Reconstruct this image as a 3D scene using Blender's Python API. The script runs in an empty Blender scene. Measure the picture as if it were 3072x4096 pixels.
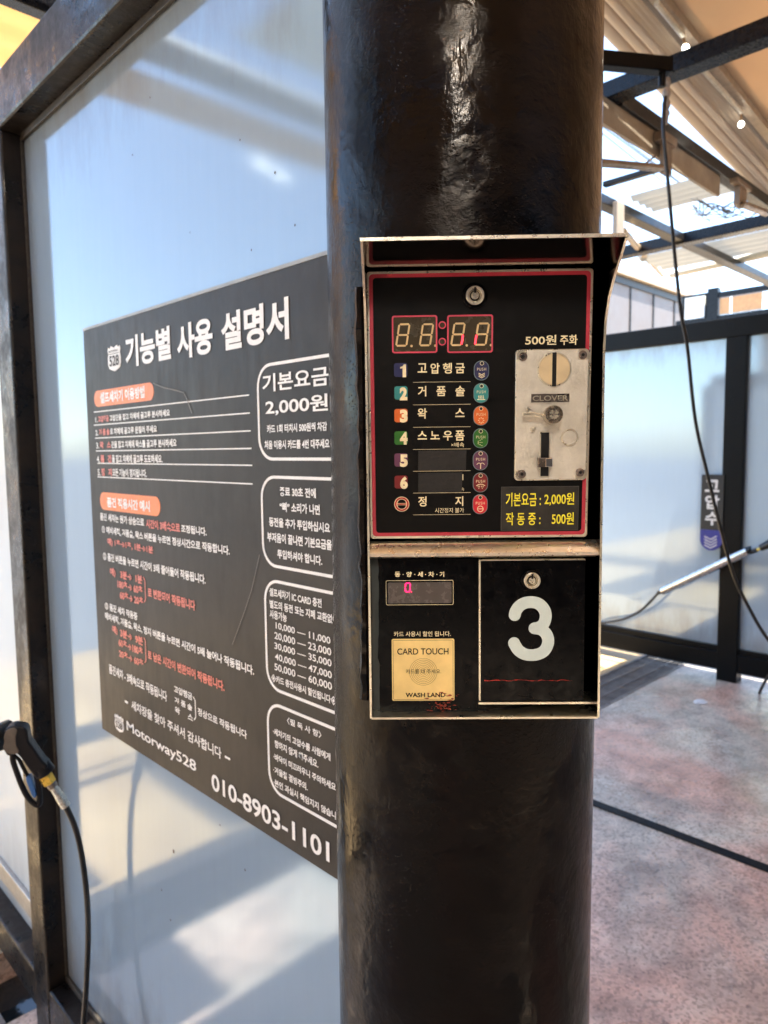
import bpy, bmesh, math, random
from mathutils import Matrix, Vector
random.seed(7)
C = bpy.context.scene.collection
SC = bpy.context.scene
PI = math.pi

# ------------------------------------------------------------------ camera
CAMZ = 1.6
RW = Matrix(((0.71169911, -0.06959285, 0.69902877),
             (-0.70239047, -0.05422088, 0.7097237),
             (-0.01148974, -0.99610086, -0.0874703)))      # camera axes (right, down, forward) in the world
FPX = 2840.5                                               # focal length in pixels of the 3072 x 4096 photograph
cam_d = bpy.data.cameras.new('camera')
cam = bpy.data.objects.new('camera', cam_d); C.objects.link(cam)
r, d, f = RW.col[0], RW.col[1], RW.col[2]
m = Matrix.Identity(4)
for i in range(3):
    m[i][0] = r[i]; m[i][1] = -d[i]; m[i][2] = -f[i]
m[2][3] = CAMZ
cam.matrix_world = m
cam_d.sensor_fit = 'VERTICAL'; cam_d.sensor_height = 36; cam_d.sensor_width = 27
cam_d.lens = FPX / 4096 * 36
cam_d.clip_start = 0.01; cam_d.clip_end = 500
cam_d.dof.use_dof = True; cam_d.dof.focus_distance = 0.66; cam_d.dof.aperture_fstop = cam_d.lens / 2.6
SC.camera = cam

# ------------------------------------------------------------------ light
SUN_EL, SUN_AZ = math.radians(74), math.radians(-96)       # azimuth of the sun, counter-clockwise from +X
sd = Vector((math.cos(SUN_EL) * math.cos(SUN_AZ), math.cos(SUN_EL) * math.sin(SUN_AZ), math.sin(SUN_EL)))
W = bpy.data.worlds.new('World'); SC.world = W; W.use_nodes = True
nt = W.node_tree
sky = nt.nodes.new('ShaderNodeTexSky'); sky.sky_type = 'NISHITA'; sky.sun_disc = False
sky.sun_elevation = SUN_EL; sky.sun_rotation = PI / 2 - SUN_AZ
sky.air_density = 1.0; sky.dust_density = .8; sky.ozone_density = 1.0
nt.links.new(sky.outputs[0], nt.nodes['Background'].inputs[0])
nt.nodes['Background'].inputs[1].default_value = 0.115
sl = bpy.data.lights.new('sun', 'SUN'); sl.energy = 4.2; sl.angle = math.radians(0.6); sl.color = (1, .93, .82)
so = bpy.data.objects.new('sun', sl); C.objects.link(so)
so.rotation_euler = sd.to_track_quat('Z', 'Y').to_euler()
SC.view_settings.view_transform = 'Standard'; SC.view_settings.look = 'None'
SC.view_settings.exposure = 2.95; SC.view_settings.gamma = 1
try:
    SC.cycles.max_bounces = 10; SC.cycles.sample_clamp_indirect = 6; SC.cycles.caustics_reflective = False
except Exception: pass

# ------------------------------------------------------------------ pixel -> world helpers (photograph pixels)
CP = Vector((0, 0, CAMZ))
def ray(u, v): return RW @ Vector((u - 1536, v - 2048, FPX))
def on_plane(u, v, o, n):
    dd = ray(u, v); return CP + dd * ((o - CP).dot(n) / dd.dot(n))
def onX(u, v, a): return on_plane(u, v, Vector((a, 0, 0)), Vector((1, 0, 0)))
def onY(u, v, a): return on_plane(u, v, Vector((0, a, 0)), Vector((0, 1, 0)))
def onZ(u, v, a): return on_plane(u, v, Vector((0, 0, a)), Vector((0, 0, 1)))
def crop(x0, y0, s): return lambda x, y: (x0 + x * s, y0 + y * s)

class Frame:
    """local axes: x = right on the face, y = up, z = out of the face"""
    def __init__(s, o, ex, ey):
        s.o, s.ex, s.ey = Vector(o), Vector(ex).normalized(), Vector(ey).normalized()
        s.n = s.ex.cross(s.ey)
        s.M = Matrix(((s.ex.x, s.ey.x, s.n.x, s.o.x), (s.ex.y, s.ey.y, s.n.y, s.o.y),
                      (s.ex.z, s.ey.z, s.n.z, s.o.z), (0, 0, 0, 1)))
    def at(s, u, v, off=0.0):
        p = on_plane(u, v, s.o + s.n * off, s.n) - s.o
        return (p.dot(s.ex), p.dot(s.ey))
    def rect(s, u0, v0, u1, v1, off=0.0):
        a, b, c, e = s.at(u0, v0, off), s.at(u1, v0, off), s.at(u1, v1, off), s.at(u0, v1, off)
        return ((a[0] + e[0]) / 2, (c[1] + e[1]) / 2, (b[0] + c[0]) / 2, (a[1] + b[1]) / 2)  # x0,y0,x1,y1
WORLD = Matrix.Identity(4)

# ------------------------------------------------------------------ mesh builder
class MB:
    def __init__(s, M=None): s.v = []; s.f = []; s.mi = []; s.M = M or WORLD; s.cur = 0
    def add(s, vs, fs):
        o = len(s.v); s.v += [tuple(p) for p in vs]
        s.f += [tuple(i + o for i in f) for f in fs]; s.mi += [s.cur] * len(fs)
    def box(s, x0, x1, y0, y1, z0, z1):
        s.add([(x, y, z) for z in (z0, z1) for y in (y0, y1) for x in (x0, x1)],
              [(0, 2, 3, 1), (4, 5, 7, 6), (0, 1, 5, 4), (2, 6, 7, 3), (0, 4, 6, 2), (1, 3, 7, 5)])
    def extr(s, poly, z0, z1, caps=True):
        n = len(poly)
        s.add([(p[0], p[1], z0) for p in poly] + [(p[0], p[1], z1) for p in poly],
              [(i, (i + 1) % n, n + (i + 1) % n, n + i) for i in range(n)] +
              ([tuple(range(n, 2 * n)), tuple(reversed(range(n)))] if caps else []))
    def ngon(s, poly, z): s.add([(p[0], p[1], z) for p in poly], [tuple(range(len(poly)))])
    def ring(s, po, pi_, z0, z1):
        n = len(po)
        vs = [(p[0], p[1], z) for z in (z0, z1) for q in (po, pi_) for p in q]
        fs = []
        for i in range(n):
            j = (i + 1) % n
            fs += [(2 * n + i, 2 * n + j, 3 * n + j, 3 * n + i), (i, n + i, n + j, j),
                   (i, j, 2 * n + j, 2 * n + i), (n + i, 3 * n + i, 3 * n + j, n + j)]
        s.add(vs, fs)
    def flatring(s, po, pi_, z):
        n = len(po)
        s.add([(p[0], p[1], z) for q in (po, pi_) for p in q], [(i, (i + 1) % n, n + (i + 1) % n, n + i) for i in range(n)])
    def tube(s, pts, r, n=10, caps=True):
        pts = [Vector(p) for p in pts]
        rs = r if isinstance(r, (list, tuple)) else [r] * len(pts)
        t0 = (pts[1] - pts[0]).normalized()
        up = Vector((0, 0, 1)) if abs(t0.z) < .9 else Vector((1, 0, 0))
        a = t0.cross(up).normalized(); vs = []; fs = []
        for i, p in enumerate(pts):
            t = (pts[min(i + 1, len(pts) - 1)] - pts[max(i - 1, 0)]).normalized()
            a = (a - t * a.dot(t)).normalized(); b = t.cross(a)
            for k in range(n):
                g = 2 * PI * k / n
                vs.append(p + (a * math.cos(g) + b * math.sin(g)) * rs[i])
        for i in range(len(pts) - 1):
            for k in range(n):
                k2 = (k + 1) % n
                fs.append((i * n + k, i * n + k2, (i + 1) * n + k2, (i + 1) * n + k))
        if caps:
            fs.append(tuple(reversed(range(n)))); fs.append(tuple(range((len(pts) - 1) * n, len(pts) * n)))
        s.add(vs, fs)
    def stroke(s, pts, w, z, caps=True):
        """flat painted line along pts (2D), width w"""
        n = len(pts); L = []; R = []
        for i in range(n):
            a = Vector(pts[max(i - 1, 0)][:2]); b = Vector(pts[min(i + 1, n - 1)][:2])
            t = (b - a).normalized(); q = Vector((-t.y, t.x)) * w / 2; p = Vector(pts[i][:2])
            L.append(p + q); R.append(p - q)
        out = list(R)
        if caps:
            t = (Vector(pts[-1][:2]) - Vector(pts[-2][:2])); g = math.atan2(t.y, t.x)
            e = [Vector(pts[-1][:2]) + Vector((math.cos(g + k), math.sin(g + k))) * w / 2 for k in [-PI / 2 + PI * j / 8 for j in range(1, 8)]]
            t = (Vector(pts[0][:2]) - Vector(pts[1][:2])); g2 = math.atan2(t.y, t.x)
            st = [Vector(pts[0][:2]) + Vector((math.cos(g2 + k), math.sin(g2 + k))) * w / 2 for k in [-PI / 2 + PI * j / 8 for j in range(1, 8)]]
            s.ngon([R[-1]] + e + [L[-1]], z); s.ngon([L[0]] + st + [R[0]], z)
        for i in range(n - 1):
            s.ngon([R[i], R[i + 1], L[i + 1], L[i]], z)
    def build(s, name, mats, parent=None, smooth=False, bevel=0, sub=None, segs=2):
        me = bpy.data.meshes.new(name)
        me.from_pydata([s.M @ Vector(p) for p in s.v], [], s.f)
        if not isinstance(mats, (list, tuple)): mats = [mats]
        for q in mats: me.materials.append(q)
        if any(s.mi):
            for p, k in zip(me.polygons, s.mi): p.material_index = k
        me.update()
        o = bpy.data.objects.new(name, me); C.objects.link(o)
        if smooth:
            for p in me.polygons: p.use_smooth = True
            try:
                me.set_sharp_from_angle(angle=math.radians(38))
            except Exception: pass
        if bevel:
            b = o.modifiers.new('bevel', 'BEVEL'); b.width = bevel; b.segments = segs; b.limit_method = 'ANGLE'; b.angle_limit = math.radians(40)
        if parent is not None:
            o.parent = parent
            o.matrix_parent_inverse = pinv(parent)
        return o
def pinv(p):
    M = Matrix.Identity(4); q = p
    T = Matrix.Translation(q.location)
    if q.parent: return Matrix.Identity(4)
    return T.inverted()
def thing(name, label, cat, loc=(0, 0, 0), group=None):
    o = bpy.data.objects.new(name, None); o.empty_display_size = .05; C.objects.link(o); o.location = loc
    return tag(o, label, cat, group)
def tag(o, label, cat, group=None):
    o['label'] = label; o['category'] = cat
    if group: o['group'] = group
    return o
def struct(o): o['kind'] = 'structure'; return o

def rrect(x0, y0, x1, y1, r, n=6):
    r = min(r, (x1 - x0) / 2, (y1 - y0) / 2); P = []
    for cx, cy, a in ((x1 - r, y0 + r, -PI / 2), (x1 - r, y1 - r, 0), (x0 + r, y1 - r, PI / 2), (x0 + r, y0 + r, PI)):
        for k in range(n + 1):
            g = a + PI / 2 * k / n; P.append((cx + r * math.cos(g), cy + r * math.sin(g)))
    return P
def circ(cx, cy, r, n=36, r2=None):
    return [(cx + r * math.cos(2 * PI * k / n), cy + (r2 or r) * math.sin(2 * PI * k / n)) for k in range(n)]
def bez(pts, n=8):
    """smooth curve through points (Catmull-Rom)"""
    P = [Vector(p) for p in pts]; out = []
    for i in range(len(P) - 1):
        p0, p1, p2, p3 = P[max(i - 1, 0)], P[i], P[i + 1], P[min(i + 2, len(P) - 1)]
        for k in range(n):
            t = k / n
            out.append(0.5 * ((2 * p1) + (p2 - p0) * t + (2 * p0 - 5 * p1 + 4 * p2 - p3) * t * t + (3 * p1 - p0 - 3 * p2 + p3) * t ** 3))
    out.append(P[-1]); return out

# ------------------------------------------------------------------ lettering
_tc = {}
def glyphs(text, bold=0.0, shear=0.0, spacing=1.0):
    key = (text, bold, shear, spacing)
    if key in _tc: return _tc[key]
    cu = bpy.data.curves.new('lettering', 'FONT'); cu.body = text; cu.size = 1; cu.resolution_u = 4
    cu.offset = bold; cu.shear = shear; cu.space_character = spacing; cu.fill_mode = 'FRONT'
    o = bpy.data.objects.new('lettering', cu); C.objects.link(o)
    dg = bpy.context.evaluated_depsgraph_get()
    me = bpy.data.meshes.new_from_object(o.evaluated_get(dg))
    vs = [tuple(v.co) for v in me.vertices]; fs = [tuple(p.vertices) for p in me.polygons]
    bpy.data.objects.remove(o); bpy.data.curves.remove(cu); bpy.data.meshes.remove(me)
    xs = [v[0] for v in vs]; ys = [v[1] for v in vs]
    res = (vs, fs, min(xs), max(xs), min(ys), max(ys)); _tc[key] = res
    return res
def put_text(mb, text, x0, y0, x1, y1, z, bold=0.02, shear=0.0, spacing=1.0):
    vs, fs, a, b, c, e = glyphs(text, bold, shear, spacing)
    sx = (x1 - x0) / (b - a); sy = (y1 - y0) / (e - c)
    nv = [(x0 + (v[0] - a) * sx, y0 + (v[1] - c) * sy, z) for v in vs]
    mb.add(nv, fs)

# ------------------------------------------------------------------ materials
def new_mat(name):
    m = bpy.data.materials.new(name); m.use_nodes = True; return m
def N(m, t, **kw):
    n = m.node_tree.nodes.new(t)
    for k, v in kw.items():
        if k in n.inputs: n.inputs[k].default_value = v
        else: setattr(n, k, v)
    return n
def L(m, a, b): m.node_tree.links.new(a, b)
def P(m): return m.node_tree.nodes['Principled BSDF']
def coords(m, scale=(1, 1, 1)):
    t = N(m, 'ShaderNodeTexCoord'); mp = N(m, 'ShaderNodeMapping'); mp.inputs['Scale'].default_value = scale
    L(m, t.outputs['Object'], mp.inputs[0]); return mp.outputs[0]
def noise(m, co, scale, detail=5, rough=.6, dist=0.0):
    n = N(m, 'ShaderNodeTexNoise', Scale=scale, Detail=detail, Roughness=rough, Distortion=dist); L(m, co, n.inputs['Vector']); return n.outputs[0]
def ramp(m, fac, stops):
    r = N(m, 'ShaderNodeValToRGB'); el = r.color_ramp.elements
    while len(el) < len(stops): el.new(.5)
    for e, (p, c) in zip(el, stops):
        e.position = p; e.color = (c, c, c, 1) if isinstance(c, (int, float)) else (*c, 1)
    L(m, fac, r.inputs[0]); return r.outputs[0]
def bump(m, h, strength, dist, prev=None):
    b = N(m, 'ShaderNodeBump', Strength=strength, Distance=dist); L(m, h, b.inputs['Height'])
    if prev: L(m, prev, b.inputs['Normal'])
    return b.outputs[0]
def plain(name, col, rough=.5, metal=0.0, var=.12, nscale=30, bmp=0.0, bscale=200, spec=None, coat=0.0, rvar=.1):
    m = new_mat(name); p = P(m); co = coords(m)
    nz = noise(m, co, nscale)
    c0 = tuple(c * (1 - var) for c in col); c1 = tuple(min(1, c * (1 + var)) for c in col)
    L(m, ramp(m, nz, [(.3, c0), (.7, c1)]), p.inputs['Base Color'])
    L(m, ramp(m, noise(m, co, nscale * 2.3), [(.3, max(0, rough - rvar)), (.7, min(1, rough + rvar))]), p.inputs['Roughness'])
    p.inputs['Metallic'].default_value = metal
    if spec is not None: p.inputs['Specular IOR Level'].default_value = spec
    if coat: p.inputs['Coat Weight'].default_value = coat; p.inputs['Coat Roughness'].default_value = .08
    if bmp: L(m, bump(m, noise(m, co, bscale, 3), 1.0, bmp), p.inputs['Normal'])
    return m
def emit(name, col, s, base=(0, 0, 0)):
    m = new_mat(name); p = P(m); p.inputs['Base Color'].default_value = (*base, 1)
    p.inputs['Emission Color'].default_value = (*col, 1); p.inputs['Emission Strength'].default_value = s; p.inputs['Roughness'].default_value = .4
    return m

def paint_mat(name, base, dull, bmp=1.0, stretch=(1, 1, .35), rough=.2, dullamt=.5, spec=.4):
    """thick, brushed gloss paint over rough steel"""
    m = new_mat(name); p = P(m); co = coords(m); cs = coords(m, stretch)
    patch = noise(m, co, 7, 6, .65, .6)
    mask = ramp(m, patch, [(dullamt, 0), (dullamt + .14, 1)])
    mix = N(m, 'ShaderNodeMix', data_type='RGBA'); L(m, mask, mix.inputs[0])
    mix.inputs[6].default_value = (*base, 1); mix.inputs[7].default_value = (*dull, 1)
    L(m, mix.outputs[2], p.inputs['Base Color'])
    fine = noise(m, co, 60, 4)
    rr = N(m, 'ShaderNodeMath', operation='MULTIPLY_ADD'); L(m, mask, rr.inputs[0]); rr.inputs[1].default_value = .22; 
    L(m, ramp(m, fine, [(.3, rough - .06), (.75, rough + .12)]), rr.inputs[2]); L(m, rr.outputs[0], p.inputs['Roughness'])
    big = noise(m, co, 22, 3, .5)
    brush = noise(m, cs, 95, 3, .6, .4)
    v = N(m, 'ShaderNodeTexVoronoi', Scale=260.0); L(m, co, v.inputs['Vector'])
    spots = ramp(m, v.outputs['Distance'], [(0, 1), (.25, 0)])
    sel = ramp(m, noise(m, co, 12, 2), [(.5, 0), (.62, 1)])
    sp = N(m, 'ShaderNodeMath', operation='MULTIPLY'); L(m, spots, sp.inputs[0]); L(m, sel, sp.inputs[1])
    b = bump(m, big, .6 * bmp, .0045)
    b = bump(m, brush, .5 * bmp, .0009, b)
    b = bump(m, noise(m, co, 420, 2), .5 * bmp, .00022, b)
    cr = N(m, 'ShaderNodeMath', operation='MULTIPLY'); L(m, noise(m, co, 170, 6, .7), cr.inputs[0]); L(m, ramp(m, noise(m, co, 9, 3), [(.42, .1), (.6, 1)]), cr.inputs[1])
    b = bump(m, cr.outputs[0], .8 * bmp, .0012, b)
    b = bump(m, sp.outputs[0], .8 * bmp, .0007, b)
    L(m, b, p.inputs['Normal']); p.inputs['Specular IOR Level'].default_value = spec; p.inputs['Specular Tint'].default_value = (1, .92, .84, 1)
    return m

M = {}
M['pole'] = paint_mat('thick_black_paint', (.0018, .0018, .0022), (.008, .0062, .005), 1.0, rough=.09, dullamt=.62, spec=.145)
M['frame'] = paint_mat('weathered_frame_paint', (.0035, .0035, .0045), (.013, .0095, .0075), 1.0, (1, 1, .3), rough=.26, dullamt=.44, spec=.3)
M['beam'] = plain('roof_beam_paint', (.003, .0035, .006), .28, spec=.25, bmp=.0004, bscale=40, coat=0)
M['fence'] = plain('fence_frame_paint', (.002, .002, .0022), .36, spec=.14, bmp=.0004, bscale=60)
M['steel'] = plain('worn_stainless', (.80, .75, .60), .3, 1.0, .08, 25, .00003, 500, rvar=.05)
M['steelb'] = plain('bright_worn_edge', (.84, .79, .63), .3, .95, .15, 60, .00004, 300, rvar=.06)
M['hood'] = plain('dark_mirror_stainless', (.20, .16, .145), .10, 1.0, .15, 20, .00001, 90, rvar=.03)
M['dark'] = plain('black_print_film', (.0028, .0027, .0024), .45, 0, .4, 40, .00005, 700, spec=.14)
M['darkgloss'] = plain('black_gloss_plate', (.0015, .0015, .002), .22, 0, .3, 40, .00002, 200, spec=.12)
M['tape'] = plain('black_cover_tape', (.006, .0055, .0045), .5, 0, .4, 150, .0003, 260)
M['gold'] = plain('cream_gold_print', (.88, .79, .50), .42, 0, .12, 200)
M['white'] = plain('white_print', (.62, .62, .60), .5, 0, .08, 60)
M['redline'] = plain('crimson_print', (.50, .035, .06), .4, 0, .15, 50)
M['yellow'] = plain('yellow_print', (.90, .82, .04), .4, 0, .1, 80)
M['void'] = plain('dark_slot', (.001, .001, .001), .8)
M['rubber'] = plain('black_rubber_hose', (.003, .0035, .004), .35, 0, .2, 60)
M['rust'] = plain('rusty_red_smear', (.22, .022, .008), .5, 0, .5, 300)

# ------------------------------------------------------------------ ground
def ground_mat():
    m = new_mat('worn_wash_bay_floor'); p = P(m); co = coords(m)
    n1 = noise(m, co, .9, 6, .6, .8); n2 = noise(m, co, 2.3, 8, .7, .5); n3 = noise(m, co, 150, 8, .85)
    pink = ramp(m, n2, [(.25, (.46, .27, .19)), (.5, (.70, .45, .34)), (.75, (.78, .60, .47))])
    grey = ramp(m, n2, [(.3, (.36, .33, .27)), (.7, (.70, .65, .54))])
    mx = N(m, 'ShaderNodeMix', data_type='RGBA'); L(m, ramp(m, n1, [(.38, 0), (.56, 1)]), mx.inputs[0]); L(m, pink, mx.inputs[6]); L(m, grey, mx.inputs[7])
    mx2 = N(m, 'ShaderNodeMix', data_type='RGBA', blend_type='MULTIPLY'); mx2.inputs[0].default_value = .8
    L(m, mx.outputs[2], mx2.inputs[6]); vo = N(m, 'ShaderNodeTexVoronoi', Scale=110.0); L(m, co, vo.inputs['Vector'])
    sepc = N(m, 'ShaderNodeSeparateColor'); L(m, vo.outputs['Color'], sepc.inputs[0])
    L(m, ramp(m, sepc.outputs[0], [(0, .38), (.35, .8), (.8, 1.0)]), mx2.inputs[7])
    n4 = noise(m, co, 5, 8, .7, 0.0); mx3 = N(m, 'ShaderNodeMix', data_type='RGBA', blend_type='MULTIPLY'); mx3.inputs[0].default_value = .75
    L(m, mx2.outputs[2], mx3.inputs[6]); L(m, ramp(m, n4, [(.36, .45), (.56, 1.0)]), mx3.inputs[7]); mx2 = mx3
    L(m, mx2.outputs[2], p.inputs['Base Color'])
    wet = noise(m, co, 1.4, 5, .6, .4)
    L(m, ramp(m, wet, [(.42, .10), (.60, .45)]), p.inputs['Roughness'])
    p.inputs['Specular IOR Level'].default_value = .6
    b = bump(m, n3, .6, .003); b = bump(m, n4, .5, .006, b); L(m, b, p.inputs['Normal'])
    return m
M['ground'] = ground_mat()
g = MB()
DY0, DY1 = 2.09, 2.41                                     # drain channel
g.add([(-90, -60, 0), (120, -60, 0), (120, DY0, 0), (-90, DY0, 0)], [(0, 1, 2, 3)])
g.add([(-90, DY0, 0), (-90, DY0, -.18), (120, DY0, -.18), (120, DY0, 0), (-90, DY1, 0), (-90, DY1, -.18), (120, DY1, -.18), (120, DY1, 0)],
      [(0, 3, 2, 1), (4, 5, 6, 7), (1, 2, 6, 5)])
struct(g.build('ground', M['ground']))
ym = new_mat('sandy_yard_concrete'); p_ = P(ym); co_ = coords(ym)
mx_ = N(ym, 'ShaderNodeMix', data_type='RGBA', blend_type='MULTIPLY'); mx_.inputs[0].default_value = .7
L(ym, ramp(ym, noise(ym, co_, 1.6, 7, .65, .4), [(.3, (.32, .22, .11)), (.7, (.46, .34, .18))]), mx_.inputs[6])
L(ym, ramp(ym, noise(ym, co_, 70, 4, .7), [(.35, .55), (.55, 1.0)]), mx_.inputs[7]); L(ym, mx_.outputs[2], p_.inputs['Base Color'])
p_.inputs['Roughness'].default_value = .6; L(ym, bump(ym, noise(ym, co_, 90, 4), .5, .004), p_.inputs['Normal'])
g = MB(); g.add([(-90, DY1, 0), (120, DY1, 0), (120, 5.7, 0), (-90, 5.7, 0)], [(0, 1, 2, 3)]); struct(g.build('yard', ym))
g = MB(); g.add([(-90, 5.7, 0), (120, 5.7, 0), (120, 200, 0), (-90, 200, 0)], [(0, 1, 2, 3)]); struct(g.build('road', plain('grey_asphalt', (.13, .135, .14), .7, 0, .2, 3, .003, 80)))
# water lying in the channel
M['water'] = plain('drain_water', (.01, .012, .012), .04, 0, .2, 3, .0006, 30)
g = MB(); g.add([(-8, DY0, -.1), (12, DY0, -.1), (12, DY1, -.1), (-8, DY1, -.1)], [(0, 1, 2, 3)])
struct(g.build('drain_water', M['water']))
# drain grates: one thing per cast section
M['grate'] = plain('grey_steel_grate', (.15, .14, .13), .5, 0, .3, 12, spec=.25)
def grate(x0, x1, label, cells):
    b = MB(); w = .012
    b.box(x0, x1, DY0, DY0 + .016, -.03, .004); b.box(x0, x1, DY1 - .016, DY1, -.03, .004)
    b.box(x0, x0 + w, DY0 + .016, DY1 - .016, -.03, .003); b.box(x1 - w, x1, DY0 + .016, DY1 - .016, -.03, .003)
    for q in (.33, .66):
        yy = DY0 + (DY1 - DY0) * q; b.box(x0 + w, x1 - w, yy - .004, yy + .004, -.03, .0025)
    n = cells; st = (x1 - x0 - w) / n
    for i in range(1, n):
        xx = x0 + w / 2 + st * i; b.box(xx - .0045, xx + .0045, DY0 + .016, DY1 - .016, -.026, .001)
    o = b.build('drain_grate', M['grate']); tag(o, label, 'drain grate', 'drain grates in the floor channel'); return o
grate(3.03, 4.02, 'slatted steel drain grate nearest the control column, beside the shaded pink floor', 28)
grate(4.03, 5.02, 'slatted steel drain grate running under the frosted fence', 28)
grate(5.03, 6.0, 'slatted steel drain grate beyond the frosted fence next to sunlit concrete', 28)
grate(-.45, .54, 'wide celled steel drain grate in the lower left corner by the near partition', 11)
# expansion joint strip along the middle of the bay
M['joint'] = plain('black_rubber_joint', (.006, .0055, .0055), .5, spec=.15, bmp=.0005, bscale=60)
b = MB(); b.box(2.795, 2.845, -3.5, DY0 - .01, .001, .006)
tag(b.build('floor_joint_strip', M['joint'], bevel=.002), 'long black rubber strip across the pink wash bay floor', 'floor strip')
# soap blob
b = MB(); pp = onZ(2350 + 1040 * .4352, 2100 + 1630 * .4352, 0)
b.add([(pp.x + .05 * math.cos(t) * (1 + .2 * math.sin(3 * t)), pp.y + .04 * math.sin(t), .004) for t in [2 * PI * k / 20 for k in range(20)]] +
      [(pp.x + .03 * math.cos(t), pp.y + .022 * math.sin(t), .012) for t in [2 * PI * k / 20 for k in range(20)]],
      [(k, (k + 1) % 20, 20 + (k + 1) % 20, 20 + k) for k in range(20)] + [tuple(range(20, 40))])
tag(b.build('soap_foam', M['white'], smooth=True), 'small white patch of soap foam on the pink floor', 'foam')

# ------------------------------------------------------------------ partition panels
def glass_mat(name, base, rough, trans, streak=1.0, metal=0.0):
    m = new_mat(name); p = P(m); co = coords(m, (1, 1, .08)); cc = coords(m)
    st = noise(m, co, 55, 4, .6)
    c0 = tuple(c * .98 for c in base); c1 = tuple(min(1, c * 1.02) for c in base)
    L(m, ramp(m, st, [(.3, c0), (.7, c1)]), p.inputs['Base Color'])
    L(m, ramp(m, noise(m, cc, 3, 5), [(.3, rough * .8), (.7, rough * 1.4)]), p.inputs['Roughness'])
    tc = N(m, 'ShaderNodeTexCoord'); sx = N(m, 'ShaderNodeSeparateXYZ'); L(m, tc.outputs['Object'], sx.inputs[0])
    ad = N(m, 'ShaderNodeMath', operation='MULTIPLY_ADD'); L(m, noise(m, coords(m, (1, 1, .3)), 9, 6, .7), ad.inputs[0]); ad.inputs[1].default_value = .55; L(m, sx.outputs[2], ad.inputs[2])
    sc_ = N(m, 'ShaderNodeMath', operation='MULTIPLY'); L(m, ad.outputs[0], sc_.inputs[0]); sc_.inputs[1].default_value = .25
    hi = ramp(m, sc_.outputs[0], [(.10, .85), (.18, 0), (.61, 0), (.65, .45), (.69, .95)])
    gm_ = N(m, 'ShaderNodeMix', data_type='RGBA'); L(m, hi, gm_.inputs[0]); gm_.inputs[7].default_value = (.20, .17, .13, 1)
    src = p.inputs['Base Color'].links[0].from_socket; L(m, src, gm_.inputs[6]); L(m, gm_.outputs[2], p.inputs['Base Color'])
    p.inputs['IOR'].default_value = 1.8; p.inputs['Metallic'].default_value = metal
    p.inputs['Specular Tint'].default_value = (.82, .93, 1, 1)
    p.inputs['Transmission Weight'].default_value = 0
    b = bump(m, st, .12 * streak, .0003); b = bump(m, noise(m, cc, 350, 3), .3, .0001, b)
    L(m, b, p.inputs['Normal'])
    tr = N(m, 'ShaderNodeBsdfTranslucent'); tr.inputs[0].default_value = (*base, 1)
    mx = N(m, 'ShaderNodeMixShader'); mx.inputs[0].default_value = trans
    out = m.node_tree.nodes['Material Output']
    L(m, p.outputs[0], mx.inputs[1]); L(m, tr.outputs[0], mx.inputs[2]); L(m, mx.outputs[0], out.inputs[0])
    return m
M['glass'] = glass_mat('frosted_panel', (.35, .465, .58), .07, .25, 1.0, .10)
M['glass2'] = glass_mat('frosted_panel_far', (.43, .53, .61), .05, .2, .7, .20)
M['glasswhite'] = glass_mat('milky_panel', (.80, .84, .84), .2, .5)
M['gasket'] = plain('dirty_gasket', (.035, .028, .02), .55, 0, .5, 90, .001, 120)

XG, XF = .64, .583                                         # glass plane and front face of the near partition frame
part = thing('wash_bay_partition', 'black steel framed partition with frosted panels left of the control column', 'partition', (XG, 2.0, 0))
YP0, YP1 = 1.861, 1.965
def bx(name, mat, par, x0, x1, y0, y1, z0, z1, bev=.003):
    b = MB(); b.box(x0, x1, y0, y1, z0, z1); return b.build(name, mat, par, bevel=bev)
XB = XG + (XG - XF)
bx('post', M['frame'], part, XF, XB, YP0, YP1, 0, 2.36, .006)
bx('post', M['frame'], part, XF, XB, 3.55, 3.65, 0, 2.36, .006)
bx('top_rail', M['frame'], part, XF - .002, XB + .002, .50, 3.55, 2.362, 2.482, .006)
bx('bottom_rail', M['frame'], part, XF + .001, XB - .001, .60, YP0, .10, .205, .006)
bx('bottom_rail', M['frame'], part, XF + .001, XB - .001, YP1, 3.55, .10, .205, .006)
b = MB()                                                   # rubber gaskets round the pane
for y0, y1, z0, z1 in ((.6, YP0, 2.344, 2.3605), (.6, YP0, .2065, .222), (YP0 - .003, YP0 - .0002, .222, 2.344)):
    b.box(XG - .012, XG - .004, y0, y1, z0, z1)
b.build('gasket', M['gasket'], part, bevel=.004)
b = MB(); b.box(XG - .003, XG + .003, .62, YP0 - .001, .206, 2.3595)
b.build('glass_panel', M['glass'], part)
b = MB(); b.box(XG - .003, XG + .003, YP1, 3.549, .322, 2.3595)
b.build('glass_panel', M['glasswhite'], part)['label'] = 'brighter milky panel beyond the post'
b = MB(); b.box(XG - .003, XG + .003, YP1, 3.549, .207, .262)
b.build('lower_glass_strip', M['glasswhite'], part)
bx('middle_rail', plain('aluminium_strip', (.42, .40, .36), .4, .6), part, XG - .016, XG + .016, YP1, 3.548, .2635, .3205, .003)
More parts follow.
